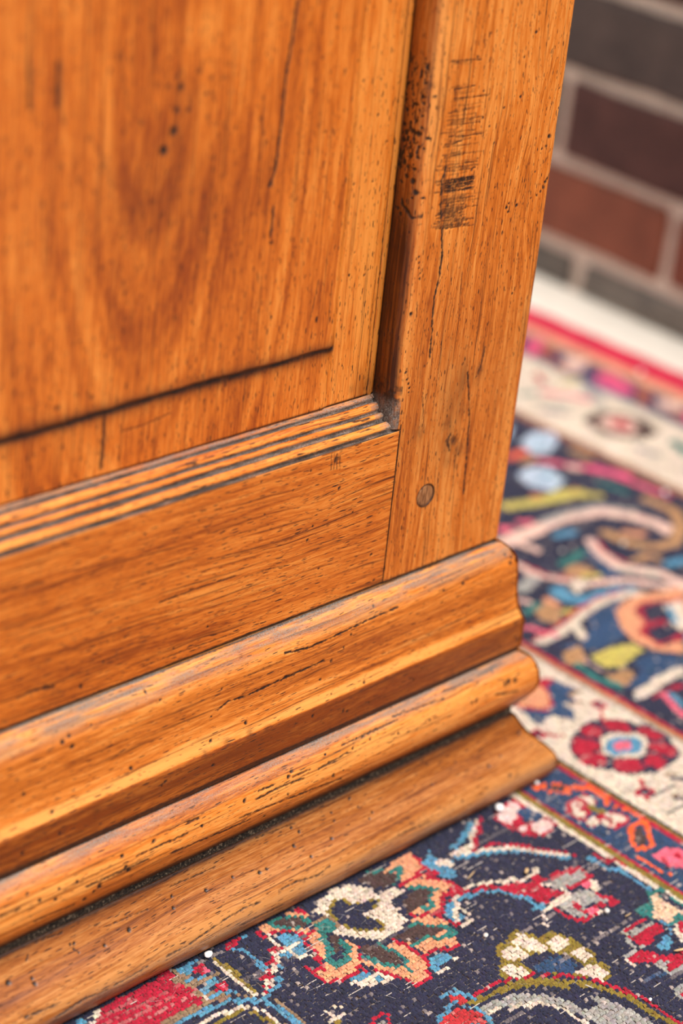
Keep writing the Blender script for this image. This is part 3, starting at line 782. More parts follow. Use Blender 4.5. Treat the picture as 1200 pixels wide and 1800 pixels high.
# the borders repeat along their length and the field's flowers repeat over the whole rug
rc_ = np.array(RC); dlt = np.stack([GX * MM - CP[0], GY * MM - CP[1], np.full(GX.shape, -CP[2])], 0)
cc = np.tensordot(rc_, dlt, 1)
u_ = 600 + 3551.25 * cc[0] / cc[2]; v_ = 900 + 3551.25 * cc[1] / cc[2]
seen = (u_ > -5) & (u_ < 1205) & (v_ < 1805) & ~((GX < 26) & (GY > -29))
seen &= (v_ > 1340) | (u_ > np.interp(v_, [0, 940, 950, 1130, 1140, 1250, 1340], [1007, 872, 900, 900, 930, 940, 965]))
def repeat(X, Y):
    sx, sy = X.copy(), Y.copy()
    for a, b, y0, y1 in ((2.5, 52, -126, -42), (52, 129.5, -92, 58), (129.5, 381, 52, 268), (381, 469, 186, 312), (469, 560, 262, 400)):
        m = (X >= a) & (X < b); t = (Y[m] - y0) / (y1 - y0); t = np.abs((t + 1) % 2 - 1)
        sy[m] = y0 + t * (y1 - y0)
    m = X < 2.5
    A0 = np.array([-268., -38.]); e1 = np.array([262., -4.]); e2 = np.array([215., -142.])
    iv = np.linalg.inv(np.stack([e1, e2], 1)); dx = X[m] - A0[0]; dy = Y[m] - A0[1]
    a = (iv[0, 0] * dx + iv[0, 1] * dy) % 1; b = (iv[1, 0] * dx + iv[1, 1] * dy) % 1
    f_ = a + b > 1; a = np.where(f_, 1 - a, a); b = np.where(f_, 1 - b, b)
    sx[m] = A0[0] + a * e1[0] + b * e2[0]; sy[m] = A0[1] + a * e1[1] + b * e2[1]
    return sx, sy
def look(X, Y):
    return idx0[((X - RX0) / PX_).astype(int).clip(0, nx - 1), ((Y - RY0) / PY_).astype(int).clip(0, ny - 1)]
idx0 = idx.copy()
SX, SY = repeat(GX, GY)
idx = np.where(seen, idx0, look(SX, SY))
rug = empty('persian_rug', (0, 0, 0), 'worn navy, red and cream patterned wool rug under the oak cabinet', 'rug')
vis = ~((GX < 26) & (GY > -24) & (GY < 404))                               # no pile knots built under the cabinet
I, J = np.nonzero(vis)
N = len(I)
kc = np.array([lin(PAL[k]) for k in KEY])[idx[I, J]]
# dye abrash, knot to knot variation, worn rows where the pale foundation shows
kc = kc * (1 + rng.normal(0, .13, (N, 1))) * (1 + rng.normal(0, .04, (N, 3)))
kc *= (0.86 + .28 * fbm(GX[I, J] / 40, GY[I, J] / 14, 3))[:, None]
wear = np.zeros(GX.shape)
for j in range(ny):
    if rng.random() < .42:
        for _ in range(rng.integers(1, 5)):
            s = rng.integers(0, nx); L = rng.integers(4, 40)
            wear[s:s + L, j] = np.maximum(wear[s:s + L, j], rng.uniform(.08, .4) * (rng.random(len(wear[s:s + L, j])) < .75))
sp_ = rng.random(wear.shape); wear[sp_ < .03] = .35; wear[sp_ < .012] = .75
darkk = np.isin(idx, [KI[k] for k in ('N', 'U', 'U2', 'R', 'B', 'G', 'R2')])
wv = (wear * np.where(darkk, 1, .3))[I, J][:, None]
kc = kc * (1 - wv * .75) + lin((205, 185, 172)) * wv * .75
kc = np.clip(kc, 0.004, .95)
# each knot is a little bead of its own: 3 x 3 vertices
ox = np.array([-1, 0, 1, -1, 0, 1, -1, 0, 1]) * PX_ * .5; oy = np.array([-1, -1, -1, 0, 0, 0, 1, 1, 1]) * PY_ * .5
hz = np.array([-1.5, -.75, -1.5, -.8, 0, -.8, -1.5, -.75, -1.5])
jx = rng.normal(0, .16, N); jy = rng.normal(0, .16, N); jz = rng.normal(0, .17, N).clip(-.4, .4)
sk = .55 * np.where(I % 2, 1, -1) * .35                        # the two loops of a knot lean
wob = .6 * (fbm(GX[I, J] / 60, GY[I, J] / 60, 9) - .5)
row = .16 * np.sin(GX[I, J] * 2.9) 
vx = GX[I, J][:, None] + jx[:, None] + ox[None] * 1.04 + sk[:, None] * oy[None] * .2
vy = GY[I, J][:, None] + jy[:, None] + oy[None] * 1.04 + row[:, None]
vz = -.85 + jz[:, None] + hz[None] * (1 + rng.normal(0, .15, N))[:, None] + wob[:, None] * .6 + rng.normal(0, .12, (N, 9))
V = np.stack([vx, vy, vz], 2).reshape(-1, 3) * MM
b0 = (np.arange(N) * 9)[:, None, None]
q4 = np.array([[0, 1, 4, 3], [1, 2, 5, 4], [3, 4, 7, 6], [4, 5, 8, 7]])
pile = mesh_obj('knotted_pile', V, (b0 + q4[None]).reshape(-1, 4), M_wool, rug)
attr_c(pile, 'knot', np.repeat(kc, 9, axis=0))
pile['kind'] = 'stuff'
# foundation below it, and the wrapped side cord on the edge
xs = np.linspace(-.95, .5475, 60); ys = np.linspace(-.667, .65, 60)
XX, YY = np.meshgrid(xs, ys, indexing='ij')
top = np.stack([XX, YY, np.full(XX.shape, -.0024)], 2).reshape(-1, 3); bot = top - [0, 0, .005]
ff = gridfaces(60, 60)
rim = list(range(0, 60)) + [i * 60 + 59 for i in range(1, 60)] + [59 * 60 + i for i in range(58, -1, -1)] + [i * 60 for i in range(58, 0, -1)]
sf = np.array([[rim[i], rim[(i + 1) % len(rim)], rim[(i + 1) % len(rim)] + 3600, rim[i] + 3600] for i in range(len(rim))])
mesh_obj('foundation', np.r_[top, bot], np.r_[ff, ff[:, ::-1] + 3600, sf], M_foundation, rug)
# the rug goes on past the frame: the same repeat, two knots to a tuft
cx = np.arange(RX0 - 400, 546, 3.7); cy = np.arange(RY0 - 380, 650, 4.2)
CX, CY = np.meshgrid(cx, cy, indexing='ij')
msk = ~((CX > RX0 - 1.8) & (CY > RY0 - 2) & (CY < RY1 - 3)) & ~((CX < 20) & (CX > -890) & (CY > -24) & (CY < 400))
ii, jj = np.nonzero(msk); n_ = len(ii)
mX, mY = repeat(CX[ii, jj] + 1.85, CY[ii, jj] + 2.1)
ci = look(mX, mY)
qx = np.array([0, 3.7, 3.7, 0]); qy = np.array([0, 0, 4.2, 4.2])
V = np.stack([CX[ii, jj][:, None] + qx, CY[ii, jj][:, None] + qy, -1.25 + rng.normal(0, .15, (n_, 4))], 2).reshape(-1, 3) * MM
outer = mesh_obj('outer_pile', V, np.arange(n_ * 4).reshape(-1, 4), M_wool, rug, False)
attr_c(outer, 'knot', np.repeat(np.array([lin(PAL[k]) for k in KEY])[ci] * (1 + rng.normal(0, .14, (n_, 1))), 4, axis=0))
outer['kind'] = 'stuff'
# selvedge cord
ns = 260; nr = 8
yy = np.linspace(-.667, .65, ns); th = np.linspace(0, 2 * math.pi, nr, endpoint=False)
V = np.stack([.5485 + .0034 * np.cos(th)[None] + 0 * yy[:, None], np.repeat(yy[:, None], nr, 1), -.0036 + (.0034 + .0004 * np.sin(yy * 2600)[:, None]) * np.sin(th)[None]], 2).reshape(-1, 3)
fc = np.array([[i * nr + k, i * nr + (k + 1) % nr, (i + 1) * nr + (k + 1) % nr, (i + 1) * nr + k] for i in range(ns - 1) for k in range(nr)])
se = mesh_obj('selvedge', V, fc, M_wool, rug)
attr_c(se, 'knot', np.tile(lin(PAL['R3']), (len(V), 1)))

# worn rows: the pale cotton weft shows as thin broken threads; loose wool fibres lie on top
def threads(name, A, B, rad, mat):
    d_ = B - A; n_ = len(A)
    t_ = d_ / (np.linalg.norm(d_, axis=1)[:, None] + 1e-9)
    u_ = np.cross(t_, [0, 0, 1.0]); u_ /= np.linalg.norm(u_, axis=1)[:, None] + 1e-9; w_ = np.cross(u_, t_)
    md = (A + B) / 2 + [0, 0, .0] + (w_ * np.random.default_rng(3).uniform(-.1, .5, (n_, 1)) + u_ * np.random.default_rng(4).uniform(-.6, .6, (n_, 1))) * (rad < .12)
    pts = np.stack([A, md, B], 1)
    an = np.array([0, 2.094, 4.189])
    ring_ = rad * (np.cos(an)[None, None, :, None] * u_[:, None, None, :] + np.sin(an)[None, None, :, None] * w_[:, None, None, :])
    V = (pts[:, :, None, :] + ring_).reshape(-1, 3) * MM
    f_ = np.array([[i * 3 + k, i * 3 + (k + 1) % 3, (i + 1) * 3 + (k + 1) % 3, (i + 1) * 3 + k] for i in range(2) for k in range(3)])
    o = mesh_obj(name, V, (np.arange(n_)[:, None, None] * 9 + f_[None]).reshape(-1, 4), mat, rug)
    o['kind'] = 'stuff'
M_weft = plain('cotton_weft', col(196, 182, 170), .9, 300, .1)
M_fibre = plain('wool_fibre', col(188, 180, 176), .8, 300, .1)
A_ = []; B_ = []
for k in range(420):
    x0 = rng.uniform(-300, 130); y0 = RY0 + PY_ * rng.integers(0, int(290 / PY_)); L = rng.choice([2, 3, 5, 8, 12]) * rng.uniform(.7, 1.3)
    i_ = int((x0 + L / 2 - RX0) / PX_); j_ = int((y0 - RY0) / PY_)
    if not (0 <= i_ < nx and 0 <= j_ < ny) or KEY[idx[i_, j_]] not in ('N', 'U', 'U2', 'R', 'R2', 'B'): continue
    if x0 + L < 26 and y0 > -32: continue
    A_.append((x0, y0, -1.62)); B_.append((x0 + L, y0, -1.62))
threads('weft_thread', np.array(A_), np.array(B_), .24, M_weft)
n_ = 900
a_ = np.stack([rng.uniform(-300, 130, n_), rng.uniform(-270, -38, n_), rng.uniform(-.7, -.2, n_)], 1); th = rng.uniform(0, 6.28, n_); L = rng.uniform(1.5, 6, n_)
threads('loose_fibre', a_, a_ + np.stack([np.cos(th) * L, np.sin(th) * L, rng.uniform(-.2, .8, n_)], 1), .045, M_fibre)

# ------------------------------------------------------------------ painted wear on the oak
FEAT = """panel s 1 1.02 -157.2,418.8 -158.7,398.7 -160.1,389.7 -160.2,369.9 -161.8,350.0 -163.2,345.9
panel b 1 1.84 -163.8,345.0
panel s 0.9 1.02 -160.8,334.8 -161.0,326.7 -161.4,321.9
panel b 1 1.02 -161.1,319.4
panel s 0.6 0.61 -171.3,382.9 -170.9,370.2 -171.0,356.1
panel b 0.6 1.02 -171.5,381.8
panel s 0.5 0.41 -149.4,351.8 -148.6,335.8
panel s 0.6 0.61 -131.1,297.4 -134.1,279.7
panel s 0.6 0.61 -122.6,295.8 -122.7,275.3
panel s 0.4 0.61 -172.1,302.7 -172.4,290.1
panel s 0.4 0.61 -189.2,323.1 -189.9,313.5
panel s 0.5 1.63 -285.1,430.1 -284.7,412.0
panel s 0.75 1.63 -284.8,410.0 -283.8,391.4
panel s 0.7 2.04 -271.8,406.6 -271.5,390.9
panel s 0.4 2.04 -271.3,389.8 -268.5,384.8
panel b 0.4 1.43 -283.3,388.2
panel s 0.35 0.61 -248.0,426.9 -244.3,355.5
panel s 0.4 1.02 -229.4,423.1 -226.9,397.3
panel s 0.3 0.82 -222.5,420.4 -220.7,403.1
panel s 0.35 1.22 -245.2,412.1 -242.4,394.8 -238.7,385.7 -232.6,379.4
panel s 0.3 2.04 -256.1,378.2 -250.3,367.6 -244.3,355.5
panel s 0.3 1.63 -227.6,395.2 -221.8,391.3 -214.9,391.5
panel s 0.25 1.22 -205.8,400.4 -192.8,399.0
panel b 1 3.06 -216.5,374.4
panel b 1 2.81 -220.8,367.4
panel b 0.945 1.79 -215.7,382.3
panel b 0.945 1.53 -209.7,382.0
panel b 0.81 2.55 -214.1,391.4
panel b 0.675 1.79 -220.5,392.2
panel b 0.675 1.79 -205.5,396.4
panel b 0.675 1.53 -199.2,393.0
panel b 0.675 1.28 -193.7,392.4
panel b 0.675 1.53 -201.6,387.1
panel b 0.54 1.02 -197.6,387.2
panel b 0.54 1.53 -199.7,377.8
panel b 0.675 1.28 -225.8,335.8
panel b 0.675 1.28 -238.6,335.0
panel b 0.675 1.79 -232.6,379.9
panel b 0.54 1.79 -269.5,368.2
panel b 0.4725 1.53 -267.6,352.5
panel b 0.54 1.53 -249.9,365.3
panel b 0.405 1.53 -245.6,353.5
panel b 0.81 1.53 -267.3,270.0
panel b 0.675 1.53 -250.7,270.9
panel b 0.54 1.53 -248.2,324.9
panel b 0.4725 1.53 -254.9,320.8
panel b 0.675 1.53 -236.5,312.1
panel b 0.54 1.28 -231.4,321.1
panel b 0.54 1.28 -228.6,321.8
panel b 0.54 1.28 -237.6,331.6
panel s 0.3 1.02 -239.7,320.3 -236.4,311.4 -231.2,318.7 -227.4,325.1
panel s 0.25 1.02 -242.6,348.5 -237.2,340.3 -231.5,346.7 -214.6,347.5
panel b 0.22 12.24 -209.0,387.5
panel b 0.18 9.18 -219.0,369.8
panel b -0.5 12.65 -204.0,413.3
panel b -0.25 8.16 -219.1,411.5
panel s 0.75 1.63 -242.5,259.0 -242.5,247.6 -243.1,237.1
panel s 0.5 0.82 -288.7,257.0 -287.9,234.5
panel s 0.4 0.82 -278.3,259.2 -279.5,234.7
panel s 0.5 0.61 -215.4,252.4 -215.9,235.6
panel s 0.5 0.61 -198.9,253.5 -198.9,233.9
panel s 0.7 0.61 -233.9,250.6 -221.3,250.7 -207.9,252.6
panel s 0.4 0.61 -189.1,255.1 -189.7,235.5
panel s 0.4 0.61 -249.7,254.5 -249.5,244.4
panel b 1 0.73 -115.5,410.9
panel b 1 0.73 -115.8,396.5
panel b 1 0.73 -102.6,380.7
panel b 1 0.73 -112.7,381.1
panel b 1 0.73 -119.9,391.0
panel b 1 0.73 -102.1,365.3
panel b 1 0.73 -95.1,352.7
panel b 1 0.73 -101.3,335.9
panel b 1 0.73 -112.6,336.4
panel b 1 0.73 -98.4,295.2
panel b 1 0.73 -100.5,293.0
panel b 1 0.73 -108.0,304.9
panel b 1 0.73 -140.5,394.4
panel b 1 0.73 -134.0,406.0
panel b 1 0.73 -135.1,363.0
panel s 0.6 0.61 -93.2,295.6 -93.3,271.4 -92.7,249.2
panel b 0.5 2.86 -89.9,239.6
panel b 0.35 3.27 -101.3,238.6
stile s 0.8 0.83 -77.1,388.9 -67.6,388.5 -58.5,387.8
stile s 0.6 0.56 -76.2,388.0 -63.8,387.2
stile s 0.548029 0.56 -74.9,377.6 -69.7,377.8 -64.6,378.1
stile s 0.845012 0.56 -73.4,376.6 -66.8,376.5 -60.2,376.7
stile s 0.403092 0.56 -74.7,375.3 -68.9,375.0 -63.3,375.6
stile s 0.485874 0.56 -73.0,374.2 -66.6,374.1 -60.2,374.4
stile s 0.790025 0.56 -72.6,372.6 -61.5,371.7 -50.3,371.6
stile s 0.473661 0.69 -74.2,371.5 -67.9,371.6 -61.6,371.7
stile s 0.500123 0.69 -72.0,369.4 -63.3,368.8 -54.5,368.9
stile s 0.556973 0.83 -72.1,367.5 -63.7,367.2 -55.2,367.1
stile s 0.748695 0.56 -75.0,366.5 -68.6,366.5 -62.1,366.6
stile s 0.58562 0.69 -74.8,364.9 -66.2,364.6 -57.5,364.4
stile s 0.66751 0.69 -75.8,363.4 -64.2,362.6 -52.5,362.2
stile s 0.629264 0.69 -72.6,361.7 -65.7,361.6 -58.7,361.7
stile s 0.657716 0.56 -75.0,361.1 -64.6,360.5 -54.1,360.1
stile s 0.528542 0.56 -74.8,359.1 -70.1,358.9 -65.6,359.7
stile s 0.359094 0.69 -72.7,356.9 -60.7,356.0 -48.5,355.4
stile s 0.784753 0.83 -73.1,355.9 -61.8,354.8 -50.5,354.6
stile s 0.418219 0.69 -75.3,355.0 -67.3,354.5 -59.4,354.6
stile s 0.577393 0.69 -73.5,353.7 -66.1,353.2 -58.9,353.5
stile s 0.840874 0.69 -74.8,352.6 -69.6,352.3 -64.5,352.9
stile s 0.647767 0.56 -75.9,351.7 -65.7,350.9 -55.3,350.6
stile s 0.367787 0.83 -73.5,349.9 -66.5,349.6 -59.5,349.7
stile s 0.450886 0.69 -73.2,347.8 -67.1,347.6 -61.1,347.9
stile s 0.79465 0.56 -74.2,347.0 -67.8,346.8 -61.4,347.0
stile s 0.454033 0.56 -75.0,346.2 -68.7,346.0 -62.3,346.2
stile s 0.507258 0.56 -74.7,345.0 -63.1,343.7 -51.5,343.4
stile s 0.745429 0.83 -72.0,343.3 -62.3,342.7 -52.6,342.2
stile s 0.636152 0.56 -74.2,342.2 -62.4,341.2 -50.4,340.5
stile s 0.757413 0.83 -72.5,340.3 -62.9,339.7 -53.2,339.3
stile s 0.546091 0.69 -72.5,338.5 -65.4,338.3 -58.1,338.2
stile s 0.372272 0.83 -71.7,336.4 -61.9,335.7 -52.0,335.2
stile s 0.433633 0.83 -73.2,334.6 -68.2,334.5 -63.3,334.9
stile s 0.749007 0.56 -74.4,333.3 -66.8,332.6 -59.2,332.8
stile s 0.754936 0.69 -72.2,332.1 -66.7,331.7 -61.4,332.2
stile s 0.685741 0.69 -72.2,330.5 -66.0,330.0 -60.0,330.4
stile s 0.569821 0.56 -72.6,329.0 -60.8,328.1 -48.8,327.1
stile s 0.654063 0.56 -74.1,327.7 -62.7,326.8 -51.1,325.9
stile s 0.498469 0.69 -72.2,326.4 -60.4,325.0 -48.5,324.4
stile s 0.743694 0.69 -73.8,325.6 -66.3,325.1 -58.7,325.0
stile s 0.388597 0.83 -72.3,323.6 -64.6,322.8 -56.9,322.9
stile s 0.705617 0.69 -71.7,322.1 -63.8,321.7 -55.9,321.4
stile s 0.768221 0.69 -75.5,320.8 -68.6,320.6 -61.7,320.4
stile s 0.703363 0.69 -74.7,319.1 -68.9,318.8 -63.1,319.0
stile s 0.705256 0.56 -73.9,317.7 -62.1,316.3 -50.1,315.6
stile s 0.650498 0.83 -76.0,317.0 -65.2,316.0 -54.2,315.2
stile s 0.733335 0.83 -72.4,315.2 -65.1,314.9 -57.6,314.5
stile s 0.804576 0.83 -72.1,314.2 -63.2,313.4 -54.2,313.0
stile s 0.95 1.11 -72.0,336.1 -63.7,335.6 -53.4,335.3
stile s 0.95 1.11 -71.8,335.0 -63.5,334.5 -53.2,334.3
stile s 0.95 1.11 -71.6,333.7 -63.2,333.2 -52.9,332.9
stile s 0.95 1.11 -71.4,332.7 -63.1,332.1 -52.7,331.9
stile s 0.95 1.11 -71.2,331.1 -62.8,330.5 -52.5,330.2
stile s 0.7 1.11 -73.2,326.7 -67.5,326.6 -56.7,325.9
stile s 0.7 1.11 -74.0,325.6 -67.3,325.3 -58.6,324.9
stile s 0.7 1.11 -72.8,324.1 -67.1,323.9 -57.4,323.4
stile s 0.7 1.11 -72.9,322.8 -66.9,322.6 -58.2,322.2
stile s 0.7 1.11 -74.4,321.7 -66.6,321.2 -57.9,320.9
stile s 0.7 1.11 -72.0,320.1 -66.4,319.9 -57.5,319.5
stile s 0.7 1.11 -71.5,318.7 -66.2,318.6 -56.4,318.0
stile s 0.7 1.11 -72.3,317.5 -65.9,317.2 -56.2,316.6
stile s 0.7 1.11 -71.9,316.1 -65.7,315.9 -57.2,315.5
stile s 0.7 1.11 -72.4,314.9 -65.5,314.5 -53.1,313.5
stile s 0.398002 0.56 -76.7,344.6 -76.5,339.4
stile s 0.584818 0.56 -80.2,378.2 -79.4,369.5
stile s 0.586 0.56 -62.0,334.2 -62.0,329.9
stile s 0.472159 0.56 -67.2,351.7 -66.2,341.8
stile s 0.335047 0.56 -62.9,325.5 -62.2,317.5
stile s 0.48536 0.56 -65.0,338.0 -64.1,328.7
stile s 0.421833 0.56 -73.8,329.5 -73.2,321.9
stile s 0.392903 0.56 -59.7,339.5 -59.6,334.7
stile s 0.598935 0.56 -73.2,345.6 -72.3,335.9
stile s 0.545247 0.56 -71.5,357.3 -71.4,352.3
stile s 0.355168 0.56 -71.3,377.5 -70.8,370.8
stile s 0.409291 0.56 -64.6,345.0 -63.6,334.9
stile s 0.320315 0.56 -66.3,369.5 -65.3,359.5
stile s 0.481141 0.56 -57.4,327.3 -57.2,321.8
stile s 0.366648 0.56 -78.6,365.7 -77.7,356.2
stile s 0.344618 0.56 -59.8,335.4 -59.7,330.6
stile s 0.348996 0.56 -73.9,328.4 -73.1,319.4
stile s 0.587788 0.56 -64.9,348.6 -64.8,343.7
stile s 0.329029 0.56 -68.7,369.7 -68.8,366.5
stile s 0.318377 0.56 -73.5,372.2 -72.5,362.1
stile s 0.510595 0.56 -74.1,331.5 -73.4,323.0
stile s 0.563544 0.56 -65.4,326.8 -64.7,318.3
stile s 0.517112 0.56 -67.7,341.2 -67.2,334.0
stile s 0.553301 0.56 -69.2,369.9 -68.8,363.5
stile s 0.562435 0.56 -79.2,370.5 -79.1,365.7
stile s 0.558479 0.56 -71.7,342.4 -71.5,336.9
stile s 0.650661 0.50 -76.1,347.9 -65.0,348.0
stile s 0.36267 0.50 -72.6,366.7 -59.7,366.9
stile s 0.52141 0.50 -73.5,322.6 -59.1,322.1
stile s 0.630196 0.50 -74.2,342.8 -60.7,342.6
stile s 0.674849 0.50 -74.3,314.6 -49.3,312.2
stile s 0.534891 0.50 -73.3,347.8 -50.1,346.3
stile s 0.422059 0.50 -74.8,362.4 -50.7,361.0
stile s 0.31489 0.50 -73.0,333.5 -53.2,332.2
stile s 0.56478 0.50 -77.2,334.9 -53.6,333.1
stile s 0.435659 0.50 -73.0,351.6 -53.0,350.6
stile s 0.653306 0.50 -73.0,323.3 -48.6,321.2
stile s 0.510837 0.50 -74.3,333.0 -54.4,331.8
stile s 0.585404 0.50 -76.6,315.5 -64.5,315.3
stile s 0.39995 0.50 -75.3,341.8 -55.7,340.7
stile s 0.663385 0.50 -78.4,358.0 -56.3,356.8
stile s 0.630674 0.50 -78.1,331.6 -52.7,329.4
stile s 0.549345 0.50 -78.9,341.7 -55.6,340.1
stile s 0.313719 0.50 -78.8,335.7 -57.1,334.2
stile s 0.656065 0.50 -77.9,343.3 -61.9,342.7
stile s 0.455384 0.50 -73.5,328.0 -58.2,327.4
stile s 0.689955 0.50 -78.7,336.6 -61.9,335.8
stile s 0.576293 0.50 -73.2,327.7 -57.9,327.1
stile b 0.5 5.56 -64.8,331.9
stile b 0.55 6.11 -63.7,319.2
stile b 0.35 7.78 -68.5,321.6
stile s 1 1.11 -72.3,342.0 -74.2,336.4 -72.6,324.6 -70.7,315.4 -68.1,301.7 -68.1,290.7 -69.8,281.0 -68.7,265.7 -68.1,257.3 -67.9,251.7
stile s 0.55 0.56 -70.4,370.7 -68.9,355.5 -70.8,345.6
stile s 0.4 0.56 -60.6,369.5 -59.0,356.7
stile b 1 0.69 -82.7,303.0
stile b 1 0.69 -82.3,300.3
stile b 1 0.69 -81.9,297.6
stile b 1 0.69 -81.1,295.3
stile b 1 0.89 -81.0,292.4
stile b 1 0.69 -86.8,306.4
stile b 1 0.69 -84.5,305.4
stile b 1 1.67 -83.6,276.2
stile b 1 0.97 -84.8,251.5
stile b 1 0.83 -85.7,250.0
stile b 1 1.11 -82.5,247.9
stile b 1 0.97 -81.2,244.3
stile b 1 0.89 -80.1,241.8
stile b 1 0.89 -79.4,239.6
stile b 1 0.69 -79.4,237.4
stile b 1 1.39 -21.5,316.8
stile b 1 1.39 -5.4,346.8
stile b 1 1.11 -6.4,342.2
stile b 1 0.83 -9.4,341.5
stile b 1 1.11 0.5,332.1
stile b 1 1.11 0.5,329.9
stile b 1 1.11 -1.0,328.0
stile b 1 1.11 -2.3,326.6
stile b 1 1.25 -3.6,325.1
stile b 1 1.11 -4.3,322.8
stile b 1 0.97 -5.9,320.9
stile b 1 0.83 -8.4,319.6
stile b 1 0.83 -12.2,318.9
stile b 1 0.83 -26.9,318.5
stile b 1 1.11 -28.5,316.9
stile b 1 0.83 -26.9,314.7
stile b 1 0.83 -54.1,398.8
stile b 1 0.83 -30.0,385.9
stile b 1 1.11 -24.2,396.1
stile b 1 0.56 -91.4,396.2
stile b 1 0.56 -93.5,388.0
stile b 1 1.11 -68.2,324.1
stile b 1 0.83 -60.6,389.3
stile b 1 0.56 -90.3,324.4
stile b 1 0.69 -38.2,327.8
stile b 1 0.69 -12.0,331.2
stile b 1 0.83 -55.7,338.3
stile b 1 0.83 -39.2,364.3
stile b 1 0.83 -52.3,361.6
stile b 1 0.83 -42.9,348.8
stile b 1 0.69 -54.1,373.7
stile b 1 0.83 -29.1,368.1
stile b 1 0.83 -47.4,357.2
stile s 0.9 0.83 -0.5,358.6 -0.8,352.8 -0.8,347.3
stile s 0.7 0.83 -80.8,281.8 -80.0,274.4
stile s 0.5 0.56 -2.9,398.3 -3.7,375.4
stile s 0.9 1.11 -40.2,238.4 -37.5,227.6 -34.4,212.1 -33.1,193.8 -31.4,172.6
stile s 0.5 0.83 -31.8,252.3 -31.1,237.7 -34.4,234.1
stile b 0.35 3.89 -31.4,234.9
stile b 0.6 2.50 -48.5,205.2
stile b 0.35 8.33 -44.5,202.8
stile b 0.3 7.22 -45.0,193.9
stile s 0.7 0.83 -51.6,186.6 -50.3,174.2
stile s 0.5 0.83 -43.0,205.4 -38.9,186.3
stile b -0.3 8.33 -26.1,333.9
stile s 0.8 1.39 -46.7,208.7 -48.3,204.3 -45.9,199.5
stile s 0.6 1.11 -41.4,196.0 -40.3,180.6 -41.2,171.6
stile b 0.75 4.17 -44.0,204.1
stile b 0.5 7.22 -39.5,198.5
stile b 0.6 4.44 -31.9,237.9
stile b 0.35 9.44 -33.4,235.4
stile b 0.4 7.22 -69.6,215.0
stile s 0.8 1.11 -30.4,249.1 -31.2,240.7 -33.3,234.8
stile b 0.4 5.00 -50.4,214.6
stile b 0.35 6.67 -39.6,219.3
stile s 0.6 0.83 -70.1,235.2 -65.6,214.0
stile s 0.6 0.83 -53.1,290.1 -51.5,267.7
stile s 0.5 0.69 -21.7,311.7 -20.3,286.7
stile s 0.5 0.69 -29.0,299.3 -27.3,274.1
stile s 0.5 0.69 -14.1,332.1 -14.2,313.2
rail b 0.8 2.50 -122.1,214.7
rail s 0.7 0.56 -125.1,218.6 -124.4,210.5
rail s 0.7 0.56 -123.3,218.1 -122.6,210.0
rail s 0.7 0.56 -121.5,217.6 -120.8,209.6
rail s 0.7 0.56 -119.7,217.2 -119.0,209.1
rail s 0.8 0.83 -219.9,172.9 -199.6,173.3 -176.9,172.7
rail s 0.7 0.83 -171.7,170.2 -160.0,170.0 -147.9,168.6
rail s 0.5 0.56 -293.6,201.9 -277.1,201.3
rail s 0.7 1.11 -301.7,204.2 -279.9,202.0
rail s 0.8 1.67 -291.8,152.1 -283.9,152.5 -273.9,150.7
rail b 0.6 2.50 -278.2,152.0
rail b 0.3 6.11 -272.3,146.0
rail s 0.7 0.83 -227.4,143.9 -205.3,143.9 -172.5,142.9
rail s 0.4 0.56 -212.1,149.1 -193.3,154.2 -171.0,162.8 -142.1,178.4
rail s 0.35 0.56 -136.1,124.5 -97.4,163.6
rail s 0.6 0.69 -146.0,182.4 -132.4,184.2
rail s 0.6 0.83 -265.9,202.3 -239.8,200.9
rail b 0.3 5.56 -228.1,156.0
rail s 0.5 0.83 -273.0,166.0 -243.6,162.7
rail s 0.5 0.83 -167.9,129.4 -122.4,130.6 -94.0,138.2
rail s 0.5 0.83 -300.5,144.7 -277.9,143.1
rail b -0.3 5.56 -109.9,174.7
rail b 1 1.11 -118.1,199.4
rail b 1 1.11 -92.1,157.5
rail b 1 0.83 -136.9,213.3
rail b 1 0.83 -146.9,206.2
rail b 1 0.83 -166.3,215.7
rail b 1 1.11 -135.1,177.8
rail b 1 0.83 -132.4,184.2
rail b 1 0.83 -88.2,142.5
rail b 1 0.83 -83.0,166.8
rail b 1 0.83 -184.8,188.3
rail b 1 0.83 -191.4,151.6
rail b 1 0.83 -210.3,147.1
rail b 1 1.39 -260.0,145.7
rail b 1 0.83 -78.5,187.4
rail b 1 0.83 -107.5,184.3
rail b 1 0.83 -126.0,160.4
rail b 1 0.83 -229.8,208.5
rail b 1 0.83 -200.7,206.7
rail b 1 0.83 -235.3,225.9
cap s 1 0.97 -190.5,28.8 -184.6,26.5 -171.1,27.3 -157.4,26.5 -139.9,26.1 -125.6,25.4
cap s 1 1.11 -150.7,13.4 -136.7,15.5 -126.4,15.3 -111.5,14.5 -96.1,13.6 -77.4,13.2
cap s 0.8 0.83 -150.5,25.4 -125.2,25.8
cap s 0.6 0.83 -174.8,17.2 -150.8,16.7
cap b 1 1.67 -269.9,17.0
cap b 1 1.39 -274.5,13.4
cap b 1 1.39 -239.4,39.0
cap b 1 1.39 -294.7,30.4
cap b 1 1.11 -281.8,43.3
cap b 1 1.11 -270.8,12.1
cap b 1 0.83 -259.4,10.8
cap b 1 1.67 -32.3,14.1
cap b 1 1.11 -46.1,13.8
cap b 1 0.83 -46.4,9.2
cap b 1 0.97 -108.8,17.5
cap b 1 1.11 -121.1,27.3
cap b 1 0.83 -112.9,22.7
cap b 1 1.11 -92.9,8.0
cap b 1 1.11 -222.5,12.1
cap b 1 1.11 -228.9,6.3
cap b 1 0.83 -188.1,18.5
cap b 1 1.11 -195.3,41.9
cap b 1 1.11 -221.9,51.9
cap b 1 0.83 -223.8,53.3
cap b 1 1.39 -174.3,40.2
